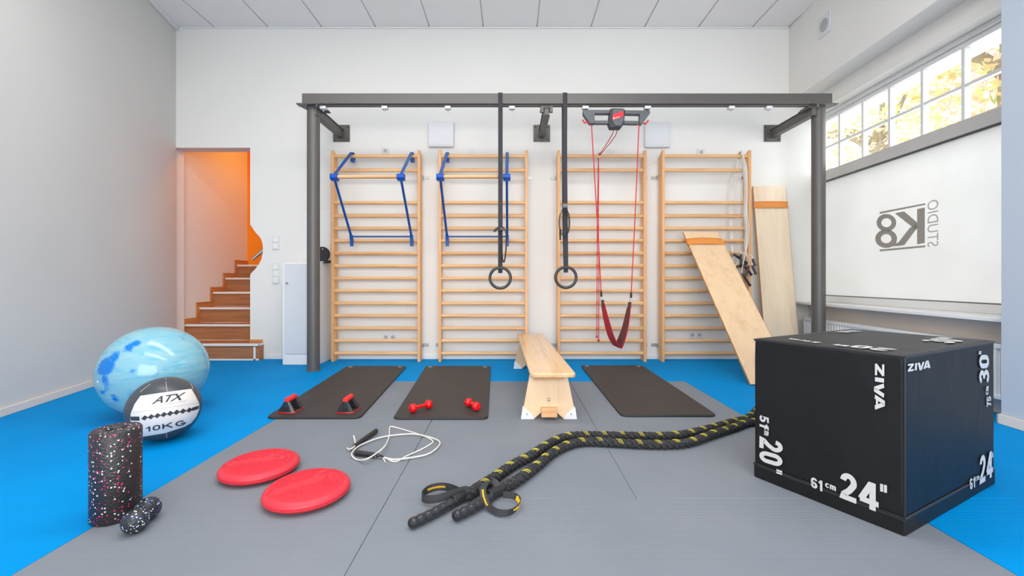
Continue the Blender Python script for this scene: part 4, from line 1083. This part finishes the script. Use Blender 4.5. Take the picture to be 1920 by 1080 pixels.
# ------------------------------------------------------------------ plyometric box
N0, L_, R_ = V((1.357, 1.469, 0)), V((1.094, 1.924, 0)), V((2.103, 1.853, 0)); K_ = L_+R_-N0
pb = empty('plyometric_box', (N0+K_)/2, 'large black fabric jump box with white size markings, on the right', 'jump box')
cc = (N0+K_)/2
def scaled(s, z): return [cc+(p-cc)*s+V((0, 0, z)) for p in (N0, R_, K_, L_)]
def soft_box(z0, z1, s, n, amp, seed):
    bm = B(); q = scaled(s, z0); prism(bm, q, (0, 0, z1-z0))
    bmesh.ops.subdivide_edges(bm, edges=bm.edges, cuts=n, use_grid_fill=True)
    from mathutils import noise
    for v_ in bm.verts:
        p = v_.co-cc; d = V((p.x, p.y, 0)).normalized()
        v_.co += d*amp*noise.noise(v_.co*9+V((seed, 0, 0)))
        if abs(v_.co.z-z1) < 1e-4: v_.co.z += amp*.8*noise.noise(v_.co*7)
    return bm
body = obj('cover', soft_box(.062, .622, .994, 14, .0022, 1), BOXM, pb, bevel=.010, segs=3, angle=30)
obj('base_band', soft_box(.001, .058, 1.0, 10, .002, 5), BOXM, pb, bevel=.007, segs=2, angle=30)
bm = B(); q = scaled(.990, .06); tube(bm, q, .006, 6, True); obj('seam_piping', bm, BLK, pb)
bm = B(); q = [cc+(p-cc)*.989+V((0, 0, .617)) for p in (N0, R_, K_, L_)]; q = [cc+(p-cc)*1.0 for p in q]; tube(bm, q, .005, 6, True); tube(bm, [cc+(N0-cc)*.990+V((0, 0, .07)), cc+(N0-cc)*.990+V((0, 0, .617))], .004, 6); obj('edge_seam', bm, BLK, pb)
nl = (N0-L_).cross(V((0, 0, 1))).normalized()
if nl.y > 0: nl = -nl
nr = (R_-N0).cross(V((0, 0, 1))).normalized()
if nr.y > 0: nr = -nr
PL = cc+(N0-cc)*.994+nl*.0045; PR = cc+(N0-cc)*.994+nr*.0045
A3 = lambda x, y: (1400+x/3.857, 740+y/3.857)
R3 = lambda x, y: (1640+x/2.5714, 600+y/2.5714)
left_txt = [('51', A3(93, 143), A3(93, 228), A3(160, 163), .03), ('cm', A3(127, 234), A3(127, 291), A3(160, 242), .02), ('20', A3(93, 297), A3(90, 478), A3(262, 340), .05), ('"', A3(215, 538), A3(215, 568), A3(257, 552), .04),
            ('61', A3(465, 668), A3(548, 702), A3(465, 592), .03), ('cm', A3(567, 668), A3(647, 699), A3(567, 634), .02), ('24', A3(670, 742), A3(955, 855), A3(670, 548), .05), ('"', A3(965, 698), A3(1015, 712), A3(965, 643), .04),
            ('ZIVA', (1639.2, 680.3), (1639.2, 767.5), (1659.6, 683), .07)]
for s, a, b_, c_, of in left_txt: obj('lettering', lines_text(s, plane_fn(a, b_, c_, PL, nl, .0), .24 if s == 'ZIVA' else .19), PRINTB, body, label='white printed '+('size marking' if s != 'ZIVA' else 'word'))
right_txt = [('ZIVA', R3(157, 253), R3(265, 233), R3(160, 210), .07), ('30', R3(552, 303), R3(550, 167), R3(505, 308), .05), ('"', R3(514, 165), R3(514, 150), R3(502, 166), .04), ('cm', R3(548, 360), R3(548, 318), R3(536, 362), .02), ('75', R3(562, 415), R3(560, 366), R3(541, 419), .03),
             ('61', R3(460, 820), R3(484, 806), R3(458, 767), .03), ('cm', R3(485, 778), R3(503, 768), R3(485, 757), .02), ('24', R3(505, 795), R3(568, 755), R3(505, 660), .05), ('"', R3(561, 667), R3(571, 662), R3(560, 642), .04)]
for s, a, b_, c_, of in right_txt: obj('lettering', lines_text(s, plane_fn(a, b_, c_, PR, nr, .0), .24 if s == 'ZIVA' else .19), PRINTB, body, label='white printed '+('size marking' if s != 'ZIVA' else 'word'))
u_ = (R_-N0).normalized(); w_ = (L_-N0).normalized()
def top_fn(a, b_, s, t_, flip=1):   # a: along the long side, b: along the short side
    o_ = cc+(N0-cc)*.988+V((0, 0, .6262))+u_*a+w_*b_
    return lambda u, v_: o_+u_*s*u*flip+w_*t_*v_*flip
def top_fn2(a, b_, s, t_, flip=1):
    o_ = cc+(N0-cc)*.988+V((0, 0, .6262))+u_*a+w_*b_
    return lambda u, v_: o_+w_*s*u*flip-u_*t_*v_*flip
for s, fn_ in (('20"', top_fn2(.14, .07, .17, .09)), ('ZIVA', top_fn(.72, .47, .17, .05, -1)), ('30"', top_fn(.52, .04, .22, .10)), ('51cm', top_fn2(.10, .30, .12, .04))):
    obj('lettering', lines_text(s, fn_, .2), PRINTB, body, label='white printed marking on top')

# ------------------------------------------------------------------ battle rope
def c7(x, y, z=.0245): return U(740+x/2.8235, 760+y/2.8235, z=z)
front = [c7(*p) for p in ((576, 438), (600, 425), (645, 400), (700, 362), (760, 316), (830, 256), (900, 218), (970, 197), (1050, 192), (1200, 200), (1350, 207), (1480, 206), (1570, 193), (1680, 155), (1800, 117), (1900, 88))]
back = [c7(*p) for p in ((372, 480), (395, 470), (440, 440), (490, 408), (550, 368), (630, 315), (720, 268), (800, 216), (870, 180), (940, 163), (1050, 160), (1200, 162), (1400, 164), (1520, 156), (1650, 128), (1780, 92), (1880, 62))]
tip = [V((1.75, 2.58, .0245)), V((2.1, 2.75, .0245)), V((2.25, 2.95, .0245)), V((2.1, 3.1, .0245)), V((1.8, 3.0, .0245))]
allp = resample(smoothpath(back+tip[::-1]+front[::-1], 10), .0075)
br_ = empty('battle_rope', c7(560, 420, 0), 'thick black battle rope with yellow threads, taped grips and wrist straps', 'rope')
fr = frames(allp)
def strand(ph, rad, off, step=1, mi=0):
    out = []
    for i, p in enumerate(allp):
        a = ph+2*PI*i*.0075/.1; _, u, v_ = fr[i]; out.append(p+(u*math.cos(a)+v_*math.sin(a))*off)
    return out
for k in range(3):
    bm = B(); tube(bm, strand(2*PI*k/3, .0125, .0126), .0121, 12); obj('strand', bm, ROPE, br_)
bm = B(); turn = .1/.0075; kk = 0
upd = V((-.1, -.45, 1)).normalized()
while True:
    # the point of each turn where the first strand faces up
    i0 = int(kk*turn); i1 = int((kk+1)*turn); kk += 1
    if i1 >= len(allp)-4: break
    best = max(range(i0, i1), key=lambda i: (fr[i][1]*math.cos(2*PI*i*.0075/.1)+fr[i][2]*math.sin(2*PI*i*.0075/.1)).dot(upd))
    if best < 4: continue
    for j in (-1, 0, 1):
        q = []
        for m_ in range(7):
            sft = (m_-3)/3; i = best+j*1.15+sft*1.1; i_ = int(max(0, min(len(allp)-2, math.floor(i)))); p = allp[i_].lerp(allp[i_+1], min(1, max(0, i-i_)))
            a_ = 2*PI*best*.0075/.1+sft*.62; _, u, v_ = fr[i_]; q.append(p+(u*math.cos(a_)+v_*math.sin(a_))*(.0251-.0012*sft*sft-.0014*abs(j)))
        tube(bm, q, .0012, 5)
obj('tracer_thread', bm, YEL, br_, label='yellow tracer threads', kind='stuff')
def c3(x, y, z): return U(740+x/6.3538, 840+y/6.3538, z=z)
for a, b_, s0, s1, zz_ in (((190, 905), (700, 640), (690, 635), (850, 555), .021), ((715, 815), (1140, 590), (1120, 570), (1290, 478), .022)):
    A1, B1 = c3(*a, zz_), c3(*b_, zz_); d_ = B1-A1; L = d_.length
    side = d_.cross(V((0, 0, 1))).normalized()
    N = 44; ps, rs = [], []
    for k in range(N+1):
        u = k/N; ps.append(A1+d_*u+side*.0055*math.sin(u*PI)); rs.append(.0186+.0010*math.sin(u*L/.034*2*PI) if 0.04 < u < .96 else (.0165 if u > .5 else .017+.05*u*0))
    bm = B(); tube(bm, ps, rs, 20); hg = obj('grip', bm, BLKG, br_, angle=60, label='black taped grip')
    bm = B(); lathe(bm, [(.0, .0025), (.011, .0035), (.013, .0005), (.0165, -.001)], A1-d_.normalized()*.001, -d_, 20); lathe(bm, [(.004, .005), (.006, .005)], A1-d_.normalized()*.001, -d_, 12); obj('end_cap', bm, BLK, hg)
    bm = B(); S0, S1 = c3(*s0, zz_+.002), c3(*s1, zz_+.002); tube(bm, [S0, S0+(S1-S0)*.03, S0+(S1-S0)*.97, S1], [.0195, .0215, .0218, .0205], 24); obj('sleeve', bm, BLK, br_)
s1 = [(880, 560, .035), (860, 500, .042), (700, 540, .042), (520, 600, .036), (380, 610, .030), (325, 570, .028), (390, 500, .028), (520, 460, .028), (650, 470, .030), (780, 520, .034), (850, 560, .034)]
pth = smoothpath([c3(x, y, z) for x, y, z in s1], 6)
bm = B(); ribbon(bm, pth, (.0, .25, 1), .030, .0022); w1 = obj('wrist_strap', bm, WEB, br_, bevel=0)
s2 = [(1290, 560, .03), (1350, 560, .03), (1440, 580, .028), (1490, 650, .025), (1440, 730, .018), (1340, 775, .018), (1220, 765, .018), (1120, 700, .022), (1070, 600, .040), (1050, 500, .056), (1080, 430, .062), (1140, 395, .060), (1200, 410, .055), (1225, 460, .045)]
pth2 = smoothpath([c3(x, y, z) for x, y, z in s2], 6)
wdr = []
for i in range(len(pth2)):
    u = i/len(pth2); wdr.append(V((.35, .1, 1)) if u < .5 else V((.35, .1, 1)).lerp(V((1, .2, .1)), min(1, (u-.5)/.15)))
bm = B(); ribbon(bm, pth2, wdr, .026, .0022); w2 = obj('wrist_strap', bm, WEB, br_)
# yellow script and emblem printed on the straps
def scrawl(path, wd, i0, i1, side, amp=.006):
    out = []; n = (i1-i0)*6
    for k in range(n+1):
        f_ = i0+(i1-i0)*k/n; i = min(int(f_), len(path)-2); p = path[i].lerp(path[i+1], f_-i); t_ = (path[i+1]-path[i]).normalized()
        wd_ = V(wd[i]) if isinstance(wd, list) else V(wd); wd_ = (wd_-t_*wd_.dot(t_)).normalized(); nn = t_.cross(wd_)
        if nn.dot(V((0, 0, H))-p) < 0: nn = -nn
        out.append(p+wd_*amp*math.sin(k*1.45)*(.4+.6*abs(math.sin(k*.7)))+nn*.002)
    return out
bm = B(); tube(bm, scrawl(pth, (0, .25, 1), 36, 46, 1), .0011, 5); obj('script_print', bm, YELP, w1, label='yellow script')
bm = B(); tube(bm, scrawl(pth2, wdr, 43, 54, 1, .005), .0011, 5); obj('script_print', bm, YELP, w2, label='yellow script')
bm = B(); a = scrawl(pth2, wdr, 13, 26, 1, 0)
P0 = [c3(x, y, .031) for x, y in ((1450, 590), (1510, 590), (1515, 660), (1490, 700), (1430, 760), (1425, 735), (1465, 690), (1455, 640))]
idx = list(range(0, len(a), 6)); row = []
for j, i in enumerate(idx):
    p = a[i]; t_ = (a[min(i+6, len(a)-1)]-a[max(i-6, 0)]).normalized(); wd_ = V((.35, .1, 1)); wd_ = (wd_-t_*wd_.dot(t_)).normalized()
    h0 = .010*(1 if j % 3 else .6); h1 = -.010 if j < len(idx)*.6 else .002*(j-len(idx)*.6)-.008
    row.append((bm.verts.new(p+wd_*h0), bm.verts.new(p+wd_*h1)))
for (a0, b0), (a1, b1) in zip(row, row[1:]): bm.faces.new((a0, a1, b1, b0))
obj('emblem_print', bm, YELP, w2, label='yellow emblem')
